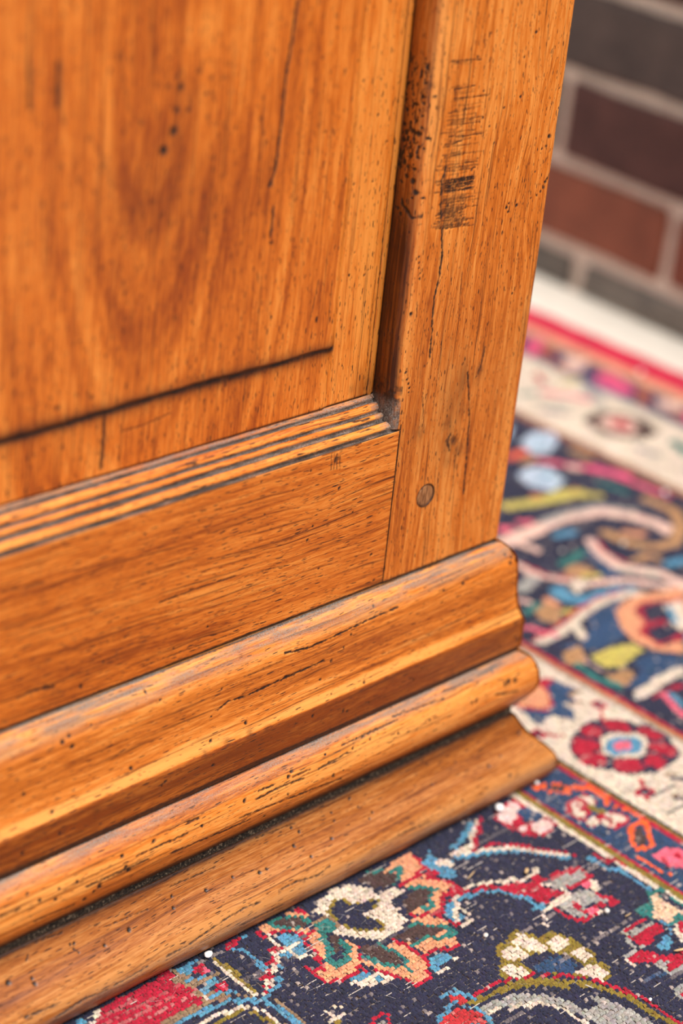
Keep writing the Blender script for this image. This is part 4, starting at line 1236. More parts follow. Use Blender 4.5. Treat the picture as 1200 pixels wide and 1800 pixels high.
cap b 1 1.11 -127.9,34.8
cap b 1 0.83 -121.9,44.0
cap b 1 1.11 -100.6,45.1
cap b 1 0.83 -66.4,55.5
cap b 1 0.83 -96.9,57.3
cap b 1 1.39 4.0,11.1
cap b 1 1.67 2.4,13.8
cap b 1 1.11 -0.3,8.5
cap b 1 1.39 -297.6,57.0
cap b 1 1.11 -278.8,54.9
cap b 1 1.11 -134.0,51.0
cap b 1 1.11 -114.0,55.8
cap b 1 0.83 -111.3,57.0
cap b 1 1.11 7.8,56.7
cap b 1 0.83 10.6,38.2
cap b 1 1.11 -194.4,54.2
cap b 0.5 3.89 -172.7,46.3
cap b 0.5 3.89 -186.2,45.7
cap b 0.45 3.89 -199.6,46.4
cap b 0.4 3.33 -162.5,47.0
cap b 0.4 3.33 -259.5,51.4
cap s 0.5 1.39 -308.9,54.9 -286.2,51.9
cap s 0.4 1.11 -4.5,11.1 7.1,9.1
cap b 0.9 1.94 10.5,59.1
cap b 0.5 2.22 6.4,48.4
bead s 0.85 1.14 -173.9,14.1 -159.8,13.5 -148.5,14.1
bead s 0.85 1.14 -184.4,19.5 -145.5,22.3 -119.1,24.7
bead s 0.85 1.14 -150.6,11.5 -139.8,11.7
bead s 0.85 1.14 -134.6,13.3 -115.2,11.7
bead s 0.85 1.14 -224.0,21.5 -204.3,22.5 -177.0,23.4
bead s 0.85 1.14 -243.0,14.9 -214.3,15.3
bead s 0.85 1.14 -297.0,24.5 -276.1,25.7
bead s 0.85 1.14 -21.1,3.6 -2.9,2.2
bead s 0.85 1.14 -46.0,3.6 -26.0,4.4
bead s 0.85 1.14 -12.2,17.0 5.5,21.1
bead s 0.85 1.14 -82.9,4.8 -47.9,7.0
bead s 0.85 1.14 -118.2,7.2 -87.9,7.4
bead s 0.85 1.14 -270.9,18.7 -237.0,18.9
bead s 0.85 1.14 -314.1,14.1 -304.3,14.7
bead s 0.85 1.14 -171.5,10.8 -162.9,11.1
bead s 0.85 1.14 -156.3,13.5 -143.9,14.5
bead s 0.85 1.14 -213.4,10.2 -207.0,10.8
bead s 0.85 1.14 -103.0,6.8 -80.0,7.2
bead b 1 2.29 -2.1,12.7
bead b 1 2.00 2.9,13.9
bead b 1 1.71 -4.8,13.5
bead b 1 1.71 -25.9,15.5
bead b 1 1.43 -29.2,15.3
bead b 1 1.14 -11.1,4.4
bead b 1 1.43 -153.2,10.4
bead b 1 1.43 -180.4,12.3
bead b 1 0.86 -164.6,17.6
bead b 1 1.14 -154.1,19.3
bead b 1 1.14 -127.9,12.3
bead b 1 1.43 -125.3,20.1
bead b 1 1.14 -167.8,26.2
bead b 1 1.14 -112.0,10.8
bead b 1 1.14 -60.0,14.1
bead b 1 1.14 -81.8,13.9
bead b 1 1.43 -294.2,14.9
bead b 1 1.14 -299.6,9.6
bead b 1 1.14 -284.1,13.7
bead b 1 1.14 -286.3,17.8
bead b 1 1.14 -275.0,14.1
bead b 1 1.71 -263.3,21.2
bead b 1 1.14 -266.2,23.0
bead b 1 1.43 -270.9,25.0
bead b 1 1.43 -233.0,11.5
bead b 1 1.43 -250.3,12.1
bead b 1 1.43 -249.4,17.8
bead b 1 1.71 -247.9,19.9
bead b 1 1.14 -234.7,39.0
bead b 1 1.14 -206.0,14.9
bead b 1 1.14 -150.8,8.6
bead b 1 0.86 -23.0,6.8
bead b 1 0.86 -100.5,10.4
plinth s 0.8 1.00 -232.5,34.1 -221.3,33.9 -207.6,32.1 -196.0,30.5 -185.5,30.0 -176.0,30.8
plinth s 0.8 1.14 -164.4,30.0 -154.5,29.7 -139.4,31.9 -131.6,30.2
plinth s 0.8 0.86 -262.2,35.4 -243.1,34.1
plinth s 0.8 0.86 -189.7,37.8 -161.4,38.1
plinth s 0.8 0.86 -150.6,45.9 -123.0,41.7
plinth s 0.8 1.14 -292.7,36.6 -277.5,34.4 -265.4,35.9
plinth s 0.8 1.71 -307.7,29.7 -293.3,30.8
plinth s 0.8 1.14 -297.6,8.4 -296.0,6.5
plinth s 0.8 1.14 -274.4,12.8 -272.5,15.1
plinth s 0.8 0.86 -85.8,32.1 -61.9,33.6
plinth s 0.8 0.86 -292.0,2.9 -277.3,3.8
plinth s 0.8 0.71 -251.8,10.3 -233.0,11.1
plinth s 0.8 0.71 -218.2,6.3 -191.6,7.2
plinth s 0.8 0.71 -165.9,3.0 -141.3,4.7
plinth b 1 1.43 -273.3,10.7
plinth b 1 1.14 -275.4,10.5
plinth b 1 1.14 -260.0,17.4
plinth b 1 1.71 -308.8,13.5
plinth b 1 1.43 -297.6,18.7
plinth b 1 1.14 -297.9,16.4
plinth b 1 1.71 -245.7,15.8
plinth b 1 1.14 -219.1,10.5
plinth b 1 1.14 -220.4,15.6
plinth b 1 1.43 -200.7,14.9
plinth b 1 1.14 -184.6,14.9
plinth b 1 1.43 -170.1,18.5
plinth b 1 1.14 -165.4,18.5
plinth b 1 1.43 -146.3,14.3
plinth b 1 1.14 -140.7,9.2
plinth b 1 1.14 -139.6,22.4
plinth b 1 1.14 -118.8,12.2
plinth b 1 1.14 -124.4,18.9
plinth b 1 0.86 -118.9,7.8
plinth b 1 1.14 -144.6,5.9
plinth b 1 1.14 -105.8,5.2
plinth b 1 0.86 -102.2,10.9
plinth b 1 1.43 -13.9,21.0
plinth b 1 1.43 -3.0,30.4
plinth b 1 1.14 -39.4,31.3
plinth b 1 1.43 14.4,12.6
plinth b 1 0.86 15.4,16.8
plinth b 1 1.14 -98.3,18.3
plinth b 1 1.14 -95.3,16.4
plinth b 1 0.86 -53.4,16.8
plinth b 1 0.86 -52.6,6.5
plinth b 1 0.86 -33.8,11.6
plinth b 1 0.86 -3.9,19.1
plinth b 0.6 2.57 4.0,40.6
plinth b 0.6 2.29 -8.6,41.9
plinth b 0.6 2.29 -15.2,45.0
plinth b 0.6 2.29 -28.1,41.9
plinth b 0.6 2.00 -36.7,41.7
plinth b 0.6 1.71 3.1,42.8
inner b 1 1.58 12.6,366.4
inner b 1 1.05 9.0,365.4
inner b 1 1.32 9.8,361.5
inner b 1 1.05 5.3,367.7
inner b 1 1.05 6.3,363.2
inner b 1 0.79 3.7,366.1
inner b 1 1.32 13.0,359.9
inner b 1 1.84 4.8,357.9
inner b 1 1.84 7.9,358.3
inner b 1 1.05 3.5,360.7
inner b 1 1.58 11.2,356.9
inner b 1 1.84 12.7,353.2
inner b 1 1.05 1.2,356.4
inner b 1 1.32 8.5,353.1
inner b 1 2.11 13.3,345.5
inner b 1 1.84 10.6,343.7
inner b 1 2.11 13.4,341.6
inner b 1 1.58 8.3,342.6
inner b 1 1.32 4.8,342.3
inner b 1 1.58 14.7,348.3
inner b 1 1.58 8.4,338.5
inner b 1 1.84 4.7,337.0
inner b 1 1.84 2.9,332.4
inner b 1 1.05 4.2,329.5
inner b 1 1.58 -0.7,337.6
inner b 1 1.58 -3.0,336.3
inner b 1 2.11 -2.5,333.1
inner b 1 1.32 -1.9,343.5
inner b 1 1.32 11.3,335.1
inner b 1 0.79 0.5,330.1
inner b 1 1.05 11.6,322.9
inner b 1 1.32 9.6,320.9
inner b 1 0.79 13.1,323.2
inner b 1 1.05 4.2,349.8
inner b 1 0.79 1.8,352.0
inner b 1 0.79 8.4,370.0
inner b 1 1.05 3.8,371.3
inner b 1 0.79 0.6,374.6
inner b 1 0.79 13.9,372.8
inner s 1 1.84 9.8,327.3 8.8,325.0 5.6,322.9 3.3,321.0 0.9,321.5 -1.5,324.0
inner s 0.7 0.79 1.0,317.6 -1.5,319.7 -2.5,322.0
inner s 0.5 0.79 10.9,317.9 6.5,316.7
inner b 0.5 2.63 2.4,379.4
inner s 0.4 1.32 6.0,387.0 6.3,378.4 7.4,374.5"""
feats = {}
for line in FEAT.split('\n'):
    q = line.split()
    feats.setdefault(q[0], []).append((q[1], float(q[2]), float(q[3]), np.array([[float(a) for a in s.split(',')] for s in q[4:]])))
def paint(part, A, B, su=1.0, seed=0):
    """A,B in mm on the part's own surface; returns darkness and light-wear"""
    dk = np.zeros(A.shape); lt = np.zeros(A.shape)
    wa = (fbm(A * .9, B * .9, seed + 40) - .5) * 1.0; wb = (fbm(A * .9 + 9, B * .9, seed + 50) - .5) * 1.0
    brk = fbm(A * .55 + 3, B * .55, seed + 60)
    for kind, amt, wd, P in feats.get(part, []):
        pad = wd * 3 + 2
        m = (A > P[:, 0].min() - pad) & (A < P[:, 0].max() + pad) & (B > P[:, 1].min() - pad) & (B < P[:, 1].max() + pad)
        if not m.any(): continue
        a = A[m] + wa[m] * min(1, wd); b = B[m] + wb[m] * min(1, wd)
        if kind == 's':
            dd = seg_d(P, a, b); hw = max(wd * (.58 if part == 'panel' else .42), .32) * (.55 + .9 * brk[m])
            v = amt * np.clip(1.4 - dd / hw * .8, 0, 1) * np.clip((.7 if part == 'panel' else .3) + 1.5 * brk[m], 0, 1)
        else:
            dd = np.hypot(a - P[0, 0], b - P[0, 1]) / (max(wd * .72, .42) if wd < 3 else wd) * (.7 + .6 * brk[m])
            v = abs(amt) * (np.clip(1.5 - dd * 1.0, 0, 1) if wd < 3 else np.exp(-dd ** 2 * 1.6))
        if amt < 0: lt[m] = np.maximum(lt[m], v)
        else: dk[m] = np.maximum(dk[m], v)
    return dk, lt

def finish(o, U, Vv, ring, tone, dark, dust, seed, brown=None):
    attr_v(o, 'gr', np.stack([U.ravel(), Vv.ravel(), np.full(U.size, float(seed))], 1))
    attr_f(o, 'ring', ring); attr_f(o, 'tone', tone); attr_f(o, 'dark', dark); attr_f(o, 'dust', dust)
    attr_f(o, 'brown', np.zeros(U.shape) if brown is None else brown)

cab = empty('oak_cabinet', (-.45, .2, 0), 'antique orange-brown oak cabinet with a raised panel and moulded base', 'cabinet')
OFF = Matrix.Translation((-.45, .2, 0)).inverted()
def part(name, Vmm, faces, mat, parent=cab, smooth=True):
    o = mesh_obj(name, np.asarray(Vmm) * MM, faces, mat, None, smooth)
    if parent is cab:
        o.parent = cab; o.matrix_parent_inverse = OFF
    else:
        o.parent = parent; o.matrix_parent_inverse = parent.matrix_world.inverted() if parent.parent is None else Matrix()
    return o
def pbox(name, lo, hi, mat, grain, seed, bevel=1.0):
    o = box_obj(name, [a * MM for a in lo], [a * MM for a in hi], mat, None, bevel * MM, grain, seed)
    o.parent = cab; o.matrix_parent_inverse = OFF
    return o
def axis(fine0, fine1, step, *coarse):
    return np.unique(np.round(np.r_[np.arange(fine0, fine1 + 1e-6, step), fine1, list(coarse)], 3))

Z0 = 139.0                                                    # top of the base
# --- panel, raised field, x -830..-87, z 232..760
xs = axis(-318, -86.8, .55, -830, -700, -550, -420); zs = axis(232, 424, .6, 460, 520, 600, 700, 760)
X, Zz = np.meshgrid(xs, zs, indexing='ij')
FB, FR = 262.0, -115.5                                        # foot and right edge of the raised field
edge = 2.4 * (fbm(X / 45, X * 0, 21) - .5)
fb = np.clip((Zz - (FB + edge)) / 1.6, 0, 1) * np.clip((-(X - FR) + 14 * np.clip((Zz - 300) / 400, 0, 1)) / 3.0, 0, 1)
fade = np.clip((FR - X) / 4, 0, 1)
Y = 15.0 - 2.1 * np.clip((Zz - (FB + edge)) / 1.8, 0, 1) * fade
Y -= .7 * fade
Y -= .9 * np.clip((262 - Zz) / 30, 0, 1) * .0
Y += .25 * (fbm(X / 18, Zz / 60, 31) - .5)
dk, lt = paint('panel', X, Zz, seed=1)
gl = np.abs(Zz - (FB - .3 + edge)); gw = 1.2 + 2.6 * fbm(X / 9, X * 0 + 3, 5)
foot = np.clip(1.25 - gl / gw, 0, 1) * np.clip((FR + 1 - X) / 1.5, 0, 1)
dk = np.maximum(dk, .95 * foot * (.45 + .8 * fbm(X / 6, Zz / 2, 6)))  # grime and the shadow under the raised field's step, painted dark
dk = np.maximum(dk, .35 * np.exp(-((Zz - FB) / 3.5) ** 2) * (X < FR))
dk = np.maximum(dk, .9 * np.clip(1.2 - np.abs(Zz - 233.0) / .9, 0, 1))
# pale filler strip beside the stile, dark line on each side
st = np.clip(1.5 - np.abs(X + 89.2) / .85, 0, 1)
dk = np.maximum(dk, .95 * np.clip(1.2 - np.abs(X + 87.2) / .4, 0, 1)); dk = np.maximum(dk, .95 * np.clip(1.2 - np.abs(X + 90.9) / .38, 0, 1) * (.3 + fbm(X / 2, Zz / 7, 8)))
dk *= (1 - .9 * st)
tone = .30 * lt + .16 * np.clip((X + 117) / 3, 0, 1) + .36 * st - .10 * np.exp(-((X + 195) / 45) ** 2 - ((Zz - 330) / 60) ** 2) - .05
tone += .12 * np.clip((-270 - X) / 20, 0, 1)
depth = .55 * np.clip(dk * 1.6 - .6, 0, 1)
Y += depth
xc, zc = -226.0, 402.0
ring = np.where(X < -130, np.hypot(X - xc, np.where(Zz < zc, (Zz - zc) / 3.4, (Zz - zc) / 9)), np.abs(X - xc)) * MM
ring = ring + .0025 * (fbm(X / 14, Zz / 45, 77) - .5)
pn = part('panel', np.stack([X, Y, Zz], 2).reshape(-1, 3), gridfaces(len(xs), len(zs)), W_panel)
brown = .75 * np.exp(-((Zz - FB - .6) / 4.2) ** 2) * np.clip((FR + 1 - X) / 2, 0, 1) * (.6 + .8 * fbm(X / 12, Zz / 4, 33)) + .45 * np.clip((X + 104) / 8, 0, 1) * np.clip((252 - Zz) / 14, 0, 1) + .22 * np.exp(-((X + 228) / 30) ** 2 - ((Zz - 350) / 22) ** 2)  # first term browns the same grime and painted step shadow
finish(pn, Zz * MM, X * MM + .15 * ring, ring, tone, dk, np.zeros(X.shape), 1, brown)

# --- stile: profile in plan (x, y) swept up z
prof = np.array([(-87.2, 16), (-87.6, 12), (-87.8, 8), (-87.6, 5), (-86.8, 2.8), (-85.4, 1.2), (-83.4, .35), (-81, 0), (-40, 0), (-2.2, 0), (-.7, .5), (0, 1.8), (0, 6), (0, 40)], float)
def resample(P, step):
    S = np.r_[0, np.cumsum(np.linalg.norm(np.diff(P, axis=0), axis=1))]
    s = np.arange(0, S[-1] + step * .5, step); s[-1] = S[-1]
    return s, np.stack([np.interp(s, S, P[:, 0]), np.interp(s, S, P[:, 1])], 1)
s_, pr = resample(prof[:-1], .42)
s_ = np.r_[s_, s_[-1] + 34]; pr = np.r_[pr, [[0, 40]]]
zs = axis(139.25, 428, .5, 460, 520, 600, 700, 800)
S, Zz = np.meshgrid(s_, zs, indexing='ij')
X = np.repeat(pr[:, :1], len(zs), 1); Y = np.repeat(pr[:, 1:], len(zs), 1)
wv = .5 * (fbm(Zz / 30, Zz * 0, 12) - .5)
X = X + np.where(X < -82, wv * 1.6, 0) + np.where(S > s_[-1] - 45, .35 * (fbm(Zz / 22, Zz * 0 + 5, 13) - .5), 0)
clipz = Zz < 219.6
X = np.where(clipz, np.maximum(X, -81.85), X)
d1, lt = paint('stile', X, Zz, seed=2)
fr_ = np.clip((.9 - Y) / .5, 0, 1)
d1 *= fr_
d2, _ = paint('inner', Y, Zz, seed=3)
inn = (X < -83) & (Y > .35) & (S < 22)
d2 = np.where(inn, d2, 0)
bl = .6 * fbm(Y * .75, Zz * .5, 90) + .4 * fbm(Y * 1.8, Zz * 1.2, 94)
zone = np.clip((Zz - 338) / 5, 0, 1) * np.clip((394 - Zz) / 5, 0, 1)
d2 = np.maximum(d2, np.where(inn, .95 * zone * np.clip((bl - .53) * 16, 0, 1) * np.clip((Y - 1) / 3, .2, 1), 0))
# old polish, grime and painted-in shade in the lower inside corner and along crack
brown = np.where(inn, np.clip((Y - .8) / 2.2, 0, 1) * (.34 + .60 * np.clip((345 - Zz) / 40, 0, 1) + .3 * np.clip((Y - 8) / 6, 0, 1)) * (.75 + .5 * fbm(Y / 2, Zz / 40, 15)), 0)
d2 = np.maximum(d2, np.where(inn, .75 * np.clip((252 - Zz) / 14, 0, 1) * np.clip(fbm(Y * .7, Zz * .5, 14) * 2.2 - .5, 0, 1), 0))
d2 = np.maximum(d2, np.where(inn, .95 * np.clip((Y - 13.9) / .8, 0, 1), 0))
dk = np.maximum(d1, d2)
dk = np.maximum(dk, .9 * np.clip(1.2 - (Zz - 139.2) / 1.3 + .4 * (fbm(X / 2, X * 0, 16) - .5), 0, 1) * fr_)
dk = np.maximum(dk, .9 * np.clip(1.2 - np.abs(X + 81.9) / .6, 0, 1) * (Zz < 222) * (Y < 1.5))
pegd = np.hypot(X + 59.0, Zz - 179.3)
dk = np.maximum(dk, .9 * np.clip(1.4 - np.abs(pegd - 5.7) / .6, 0, 1) * fr_)
dust = np.where(inn, .8 * np.clip((236 - Zz) / 6, 0, 1) * (.4 + .9 * fbm(Y, Zz / 3, 17)), 0)
tone = .3 * lt + .10 * np.clip((Zz - 300) / 60, 0, 1) - .02 + np.where((S < 22) & (Y < 3), .10, 0) + .06 * np.clip((X + 20) / 20, 0, 1)
Yd = Y + np.where(fr_ > 0, .5 * np.clip(d1 * 1.7 - .7, 0, 1), 0) + .12 * (fbm(X / 12, Zz / 50, 18) - .5)
Yd = Yd + np.where(fr_ > 0, 1.1 * np.clip((5.6 - pegd) / .4, 0, 1), 0)
Xd = X + np.where(inn, .35 * np.clip(d2 * 1.6 - .6, 0, 1), 0)
stl = part('stile', np.stack([Xd, Yd, Zz], 2).reshape(-1, 3), gridfaces(len(s_), len(zs)), W_stile)
kx, kz = -16.0, 358.0
warp = 6 * np.exp(-((X - kx) / 16) ** 2 - ((Zz - kz) / 26) ** 2) * np.sign(X - kx) + 3.5 * np.exp(-((X + 14) / 14) ** 2 - ((Zz - 312) / 22) ** 2)
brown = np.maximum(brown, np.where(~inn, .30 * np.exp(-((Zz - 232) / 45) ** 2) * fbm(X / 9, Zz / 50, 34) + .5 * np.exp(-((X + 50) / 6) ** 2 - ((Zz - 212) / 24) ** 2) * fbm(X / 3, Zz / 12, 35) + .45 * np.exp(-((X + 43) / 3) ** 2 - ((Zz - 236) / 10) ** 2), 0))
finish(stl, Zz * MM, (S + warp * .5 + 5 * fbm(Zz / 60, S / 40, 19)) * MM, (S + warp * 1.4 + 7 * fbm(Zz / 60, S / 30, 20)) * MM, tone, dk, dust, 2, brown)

# --- oak peg through the joint
ang = np.linspace(0, 2 * math.pi, 40, endpoint=False); rr = np.array([0.001, 2.0, 3.8, 4.9, 5.45, 5.5]); yy = np.array([.05, .1, .12, .2, .55, 6.0])
V = np.stack([-59.0 + rr[:, None] * np.cos(ang)[None] * (1 + .05 * np.sin(2 * ang + .6))[None], yy[:, None] + .12 * np.sin(ang * 2)[None] * (rr[:, None] / 5.5), 179.3 + rr[:, None] * np.sin(ang)[None] * 1.02], 2).reshape(-1, 3)
fc = np.array([[i * 40 + k, i * 40 + (k + 1) % 40, (i + 1) * 40 + (k + 1) % 40, (i + 1) * 40 + k] for i in range(5) for k in range(40)])
peg = part('peg', V, fc[:, ::-1], M_peg)
peg['label'] = 'round grey-brown end-grain peg'

# --- bottom rail with the reeded ledge under the panel
zf = np.arange(0, 80.2, .5)
tt = np.linspace(0, 1, 60)
def reed(t):
    g = np.zeros_like(t)
    for a, b_, dp in ((0.01, .13, 1.7), (.29, .42, 1.5), (.52, .63, 1.5), (.80, .89, 1.1)):
        m = (t > a) & (t < b_); g[m] = np.maximum(g[m], dp * np.sin((t[m] - a) / (b_ - a) * math.pi) ** .7)
    for a, b_ in ((.12, .30), (.41, .53), (.62, .81)):
        m = (t >= a) & (t <= b_); g[m] = -.55 * np.sin((t[m] - a) / (b_ - a) * math.pi)
    return g
gv = reed(tt)
py = np.r_[np.zeros(len(zf)), 15.0 * tt + gv * .6]; pz = np.r_[Z0 + .25 + zf, Z0 + 80.2 + 13.8 * tt - gv * .8]
tl = np.r_[np.full(len(zf), -1.0), tt]
xs = axis(-318, -81.9, .55, -830, -700, -550, -420)
X, K = np.meshgrid(xs, np.arange(len(py)), indexing='ij')
Y = py[K]; Zz = pz[K]; T = tl[K]
sv = np.r_[0, np.cumsum(np.hypot(np.diff(py), np.diff(pz)))][K]
X = np.where((T > 0) & (X > -83), X - 6.5 * T, X)
wz = 1.0 * (fbm(X / 26, sv / 40, 23) - .5)
Zz = Zz + np.where(T > -.5, wz * .8, wz * np.clip((sv - 70) / 10, 0, 1) * .8)
Y = Y + .2 * (fbm(X / 40, sv / 14, 24) - .5) * (T < 0)
dk, lt = paint('rail', X, Zz, seed=4)
dk *= (T < 0)
gpos = reed(T.ravel()).reshape(T.shape) > .15
rag = fbm(X / 7, sv * .9, 25)
dust = np.where((T > 0) & gpos, .72 * np.clip(rag * 1.9 - .2, .15, 1), 0)
dust = np.maximum(dust, np.where(T > .86, .8 * np.clip(rag * 1.5, .2, 1), 0))
cor = np.clip((X + 99) / 12, 0, 1)
dust = np.maximum(dust, np.where(T > 0, .95 * cor * np.clip(rag * 1.6 - .1 + .5 * np.clip((X + 91) / 5, 0, 1), 0, 1) * np.clip(1.2 - 1.2 * (~gpos) * (X < -93), 0, 1), 0))
dust = np.maximum(dust, np.where((T > 0), np.clip((X + 88.5) / 2.0, 0, 1) * .9, 0))
dk = np.maximum(dk, np.where((T > 0) & gpos, .9 * np.clip(1.5 - rag * 1.1, 0, 1), 0))
dk = np.maximum(dk, np.where((T > 0) & (T < .13), .75 * np.clip(1.5 - rag * 1.1, 0, 1), 0))
dk = np.maximum(dk, np.where((T > 0) & ~gpos, .8 * np.clip((fbm(X / 11, sv * 1.4, 26) - .66) * 9, 0, 1), 0))
dk = np.maximum(dk, np.where(T > 0, .75 * np.clip(1 - np.abs(reed(T.ravel()).reshape(T.shape) - .25) / .45, 0, 1) * np.clip(fbm(X / 5, sv * 1.2, 30) * 2 - .5, 0, 1), 0))
dust = np.where(T < .13, dust * .75, dust)
dk = np.maximum(dk, np.where(T < 0, .9 * np.clip(1.2 - (Zz - 139.2) / 1.2 + .5 * (fbm(X / 3, X * 0, 27) - .5), 0, 1), 0))
dk = np.maximum(dk, np.where(T < 0, .9 * np.clip((X + 82.5) / .5, 0, 1), 0))
tone = .3 * lt - .06 + np.where(T > 0, .16, 0) + np.where(T < 0, .16 * np.clip((Zz - 217) / 2, 0, 1), 0)
Yd = Y + .5 * np.clip(dk * 1.7 - .7, 0, 1) * (T < 0)
rl = part('bottom_rail', np.stack([X, Yd, Zz], 2).reshape(-1, 3), gridfaces(len(xs), len(py)), W_rail)
tilt = .035 * X
finish(rl, X * MM, (sv + tilt * .4 + 6 * fbm(X / 70, sv / 30, 28)) * MM, (sv + tilt + 9 * fbm(X / 80, sv / 30, 29)) * MM, tone, dk, dust, 3)

# --- base mouldings: front run mitred to a side run
PROF = {
 'cap_moulding': [(-6, -1), (0, -1), (2.5, -2), (5, -4.6), (6.9, -7.8), (8.2, -12.1), (8.8, -18), (9.4, -27.1), (10.3, -34), (11.7, -39.7), (12.9, -42.6), (13.5, -44.0), (13.75, -45.2), (13.7, -50), (13.7, -57.3), (13.6, -62.4), (8, -62.9)],
 'bead_moulding': [(6, -62.9), (13.6, -63), (17.6, -65.6), (20.3, -69.6), (21.8, -74), (22.6, -79), (22.5, -82.8), (21.6, -86.4), (19.7, -89.8), (17.2, -93.4), (15.3, -96.2), (13.9, -97.9), (8, -98.2)],
 'plinth_moulding': [(8, -101.4), (14.6, -101.0), (15.4, -101.7), (16.3, -103.6), (18, -106.7), (20.7, -111), (24.1, -114.7), (27.8, -118), (30.7, -121.2), (32.9, -124.3), (34, -127.1), (34.5, -129.8), (34.2, -132.2), (33, -135.3), (31.3, -138.2), (30.5, -138.9), (10, -138.9)]}
SHORT = {'cap_moulding': 'cap', 'bead_moulding': 'bead', 'plinth_moulding': 'plinth'}
LEAD = {'cap_moulding': 6.0, 'bead_moulding': 7.6, 'plinth_moulding': 5.5}
for mi, (nm, P) in enumerate(PROF.items()):
    P = np.array(P, float)
    s_, pr = resample(P, .5)
    tg = np.gradient(pr, axis=0); tg /= np.linalg.norm(tg, axis=1)[:, None] + 1e-9
    nd = np.stack([-tg[:, 1], tg[:, 0]], 1)
    nd *= np.sign(nd[:, :1].mean())                             # outward
    us = np.r_[np.array([-830, -700, -550, -420]), np.linspace(-322, 0, 600)]
    U, K = np.meshgrid(us, np.arange(len(s_)), indexing='ij')
    D = pr[K, 0]; H = pr[K, 1]; Sv = s_[K]
    X = np.where(U < -300, U, -300 + (U + 300) * (300 + D) / 300)
    a_ = Sv - LEAD[nm]
    dk, lt = paint(SHORT[nm], X, a_, seed=5 + mi)
    dep = -.5 * np.clip(dk * 1.7 - .7, 0, 1) + .55 * (fbm(X / 28, Sv / 9, 60 + mi) - .5)
    # worn, nicked outer corner
    cr = np.clip((X - D + 6) / 6, 0, 1)
    dep = dep - .9 * cr ** 3 * (.4 + fbm(Sv / 2.5, Sv * 0, 70 + mi))
    Dd = D + dep * nd[K, 0]; Hd = H + dep * nd[K, 1]
    dn = (D > 1) if nm == 'cap_moulding' else np.ones(D.shape, bool)
    rag = fbm(X / 16, Sv * .5, 80 + mi)
    if nm == 'cap_moulding':
        dust = .85 * np.clip((14 - a_) / 9, 0, 1) * np.clip(rag * 2.6 - .6, .08, 1)
        tone = .10 * np.clip((16 - a_) / 8, 0, 1) - .10 * np.exp(-((a_ - 24) / 12) ** 2) + .34 * np.exp(-((a_ - 43.6) / 2.6) ** 2) * (a_ < 46.4) - .26 * np.clip((a_ - 46.2) / .8, 0, 1) + .02  # lit lip and shaded face below the arris put into the tone
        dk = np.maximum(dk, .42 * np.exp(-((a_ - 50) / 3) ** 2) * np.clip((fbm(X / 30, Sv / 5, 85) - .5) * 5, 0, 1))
        dk = np.maximum(dk, .9 * np.clip(1.1 - np.abs(a_) / 1.0 + .5 * (fbm(X / 3, Sv, 86) - .5), 0, 1))
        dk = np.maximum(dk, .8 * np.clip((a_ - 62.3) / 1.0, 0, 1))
    elif nm == 'bead_moulding':
        dust = .9 * np.clip((9.5 - a_) / 8, 0, 1) * np.clip(rag * 2.2 - .3, .2, 1)
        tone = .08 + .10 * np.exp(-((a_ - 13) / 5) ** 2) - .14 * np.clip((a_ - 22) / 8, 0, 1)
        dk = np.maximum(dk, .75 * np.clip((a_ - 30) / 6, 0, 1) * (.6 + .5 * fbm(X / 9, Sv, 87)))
        dk = np.maximum(dk, .8 * np.clip(1 - (a_ + .2) / .9, 0, 1))
    else:
        dust = .45 * np.exp(-((a_ - 38) / 4.5) ** 2) * np.clip(rag * 2.2 - .3, 0, 1)
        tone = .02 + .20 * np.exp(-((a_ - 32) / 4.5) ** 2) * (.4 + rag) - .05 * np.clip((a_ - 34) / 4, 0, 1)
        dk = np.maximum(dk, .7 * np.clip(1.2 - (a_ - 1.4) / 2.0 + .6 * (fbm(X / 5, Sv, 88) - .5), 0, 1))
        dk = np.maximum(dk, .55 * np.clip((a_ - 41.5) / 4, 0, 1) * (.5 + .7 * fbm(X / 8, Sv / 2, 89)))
    brown = np.zeros(X.shape)
    if nm == 'cap_moulding': brown = .42 * np.clip((a_ - 46.4) / .8, 0, 1) * (.5 + .8 * fbm(X / 30, Sv / 4, 92))  # shade of the face below the arris, painted brown
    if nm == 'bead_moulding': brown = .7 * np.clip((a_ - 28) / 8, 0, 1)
    if nm == 'plinth_moulding': brown = .35 * np.clip((7 - a_) / 5, 0, 1)
    ends = .3 * np.clip((X - D + 1.0) / 1.0, 0, 1)
    dk = np.maximum(dk, ends * (fbm(Sv / 2, Sv * 0, 91) > .45))
    tone = tone + .3 * lt
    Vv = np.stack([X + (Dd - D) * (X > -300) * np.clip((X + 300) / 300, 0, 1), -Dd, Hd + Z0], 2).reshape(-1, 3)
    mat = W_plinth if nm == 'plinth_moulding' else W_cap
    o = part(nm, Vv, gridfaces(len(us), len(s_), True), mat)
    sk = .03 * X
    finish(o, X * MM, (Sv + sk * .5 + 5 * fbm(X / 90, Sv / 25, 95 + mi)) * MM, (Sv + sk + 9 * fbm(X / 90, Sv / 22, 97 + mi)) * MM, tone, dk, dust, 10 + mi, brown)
    # side run, out of sight from the front: same section, coarse
    s2, p2 = resample(P, 2.0)
    ys = np.array([0, 60, 200, 400.0])
    W, K = np.meshgrid(ys, np.arange(len(s2)), indexing='ij')
    D = p2[K, 0]; H = p2[K, 1]
    Yy = np.where(W == 0, -D, W)
    o = part(nm, np.stack([D, Yy, H + Z0], 2).reshape(-1, 3), gridfaces(len(ys), len(s2), True), mat)
    zz = np.zeros(W.shape)
    finish(o, Yy * MM, s2[K] * MM, s2[K] * MM, zz, zz, zz, 20 + mi)

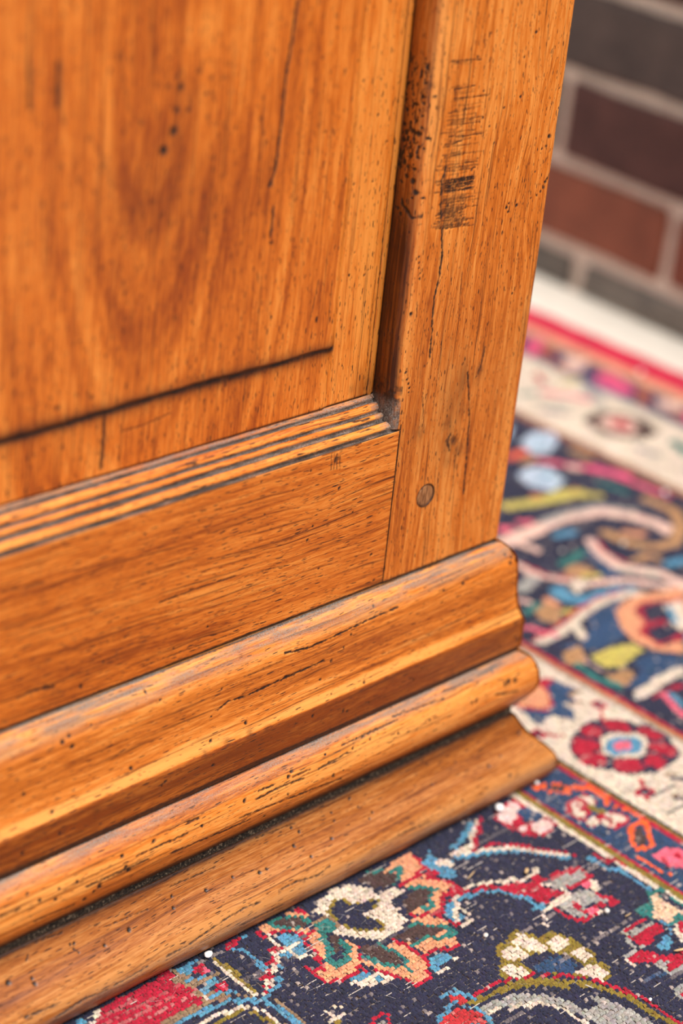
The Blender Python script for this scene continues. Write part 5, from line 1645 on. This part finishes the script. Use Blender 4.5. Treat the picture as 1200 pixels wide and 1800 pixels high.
# grime packed in the open joint above the plinth
us = axis(-322, 13.2, .7, -830, -600, -420); th = np.linspace(0, 1, 10)
U, T = np.meshgrid(us, th, indexing='ij')
bump_ = 1.1 * fbm(U / 2.2, T * 3, 101) + .8 * fbm(U / .8, T * 6, 102) - .5
V = np.stack([U, -(13.3 + 1.0 * T + bump_ * .8 * np.sin(T * math.pi)), Z0 - 97.2 - 4.6 * T], 2).reshape(-1, 3)
gm = part('joint_dirt', V, gridfaces(len(us), len(th), True), M_grime)
gm['label'] = 'dark grey dirt packed in the joint'

# --- the rest of the carcase, beyond the frame
pbox('stile', (-912, 0, 139), (-830.5, 34, 800), W_stile, 2, 31)
pbox('top_rail', (-830, 0, 757), (-82, 34, 800), W_rail, 0, 32)
pbox('top_board', (-936, -24, 800.5), (24, 430, 826), W_cap, 0, 33, 4)
pbox('side_board', (-20, 40.5, 139), (0, 400, 800), W_stile, 2, 34)
pbox('side_board', (-912, 34.5, 139), (-892, 400, 800), W_stile, 2, 35)
pbox('back_board', (-891, 390, 20), (-21, 400, 800), W_stile, 2, 36)
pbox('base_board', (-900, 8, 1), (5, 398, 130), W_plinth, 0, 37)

# ------------------------------------------------------------------ little things lying on the rug
def crumb(name, x, y, rx, ry, rz, mat, label, cat, seed, tilt=0.0, group=None):
    rr_ = np.random.default_rng(seed)
    nu, nv = 12, 7
    th = np.linspace(0, 2 * math.pi, nu, endpoint=False); ph = np.linspace(0, math.pi, nv)
    T, Pp = np.meshgrid(th, ph, indexing='ij')
    k = 1 + .22 * (rr_.random(T.shape) - .5); k[:, 0] = 1; k[:, -1] = 1
    V = np.stack([rx * np.cos(T) * np.sin(Pp) * k, ry * np.sin(T) * np.sin(Pp) * k, rz * np.cos(Pp) * k], 2)
    V = V.reshape(-1, 3)
    ca, sa = math.cos(tilt), math.sin(tilt)
    V = np.stack([V[:, 0] * ca - V[:, 1] * sa, V[:, 0] * sa + V[:, 1] * ca, V[:, 2] + rz - .25], 1) * MM
    fc = np.array([[i * nv + j, ((i + 1) % nu) * nv + j, ((i + 1) % nu) * nv + j + 1, i * nv + j + 1] for i in range(nu) for j in range(nv - 1)])
    o = mesh_obj(name, V, fc[:, ::-1], mat)
    o.location = (x * MM, y * MM, 0)
    o['label'] = label; o['category'] = cat
    if group: o['group'] = group
    return o
crumb('white_crumb', -13.2, -36.7, 2.6, 2.3, 1.8, M_white, 'tiny round white crumb beside the right end of the plinth', 'crumb', 0, 0.5)
crumb('shell_chip', -207.3, -34.0, 2.6, 1.9, 0.9, M_white, 'small cream shell-like chip at the foot of the plinth', 'chip', 1, 0.5)
crumb('seed_husk', -40.8, -80.4, 2.2, 1, 0.8, M_straw, 'oval straw-coloured seed husk on the navy ground of the rug', 'husk', 2, 0.5)
crumb('straw_bit', -65.2, -65.7, 4.4, 0.35, 0.35, M_straw, 'short brown straw fragment lying left of the seed husk', 'straw', 3, 0.3)
crumb('fluff_tuft', -94.0, -102.0, 1.6, 1.2, 0.7, M_fluff, 'little grey-white tuft of fluff by the red petal tip', 'fluff', 4, 0.5)
crumb('fluff_tuft', -32.6, -125.3, 1.8, 1.4, 0.8, M_fluff, 'little pale tuft of fluff below the grey and red flower', 'fluff', 5, 0.5)
crumb('white_crumb', -66.7, -179.4, 1, 0.8, 0.7, M_white, 'pin-head white speck beside the lowest red line of the rug', 'crumb', 6, 0.5)
crumb('straw_bit', -26.7, -165.7, 3.6, 0.7, 0.5, M_straw, 'short pale straw fragment at the right edge by the red flower', 'straw', 7, -0.4)
crumb('straw_bit', -26.0, -133.4, 2.4, 0.3, 0.3, M_straw, 'thin tan straw fragment left of the teal leaves', 'straw', 8, 0)
crumb('straw_bit', -82.1, -155.9, 2.2, 0.25, 0.25, M_fluff, 'thin white sliver standing on the olive arch', 'sliver', 9, 1.9)
crumb('white_crumb', 518.5, 298.5, 2.4, 2, 1.4, M_white, 'white crumb on the pink guard stripe near the wall', 'crumb', 10, 0.5)
crumb('white_crumb', 361.6, 150.1, 2.2, 1.9, 1.3, M_white, 'white crumb on the navy border by the pink vine', 'crumb', 11, 0.5)
crumb('white_crumb', 275.7, 117.5, 1.9, 1.6, 1.2, M_fluff, 'grey crumb inside the curled tan vine', 'crumb', 12, 0.5)
crumb('white_crumb', 132.1, -10.4, 1.6, 1.3, 1, M_fluff, 'pale crumb on the navy border beside the cream stripe', 'crumb', 13, 0.5)
crumb('white_crumb', 20.9, -32.6, 1.4, 1.1, 1, M_white, 'small white crumb by the orange vine next to the plinth corner', 'crumb', 14, 0.5)
crumb('white_crumb', 233.7, 134.1, 1.6, 1.3, 1, M_fluff, 'dull crumb on the dark vine just past the cabinet', 'crumb', 15, 0.5)
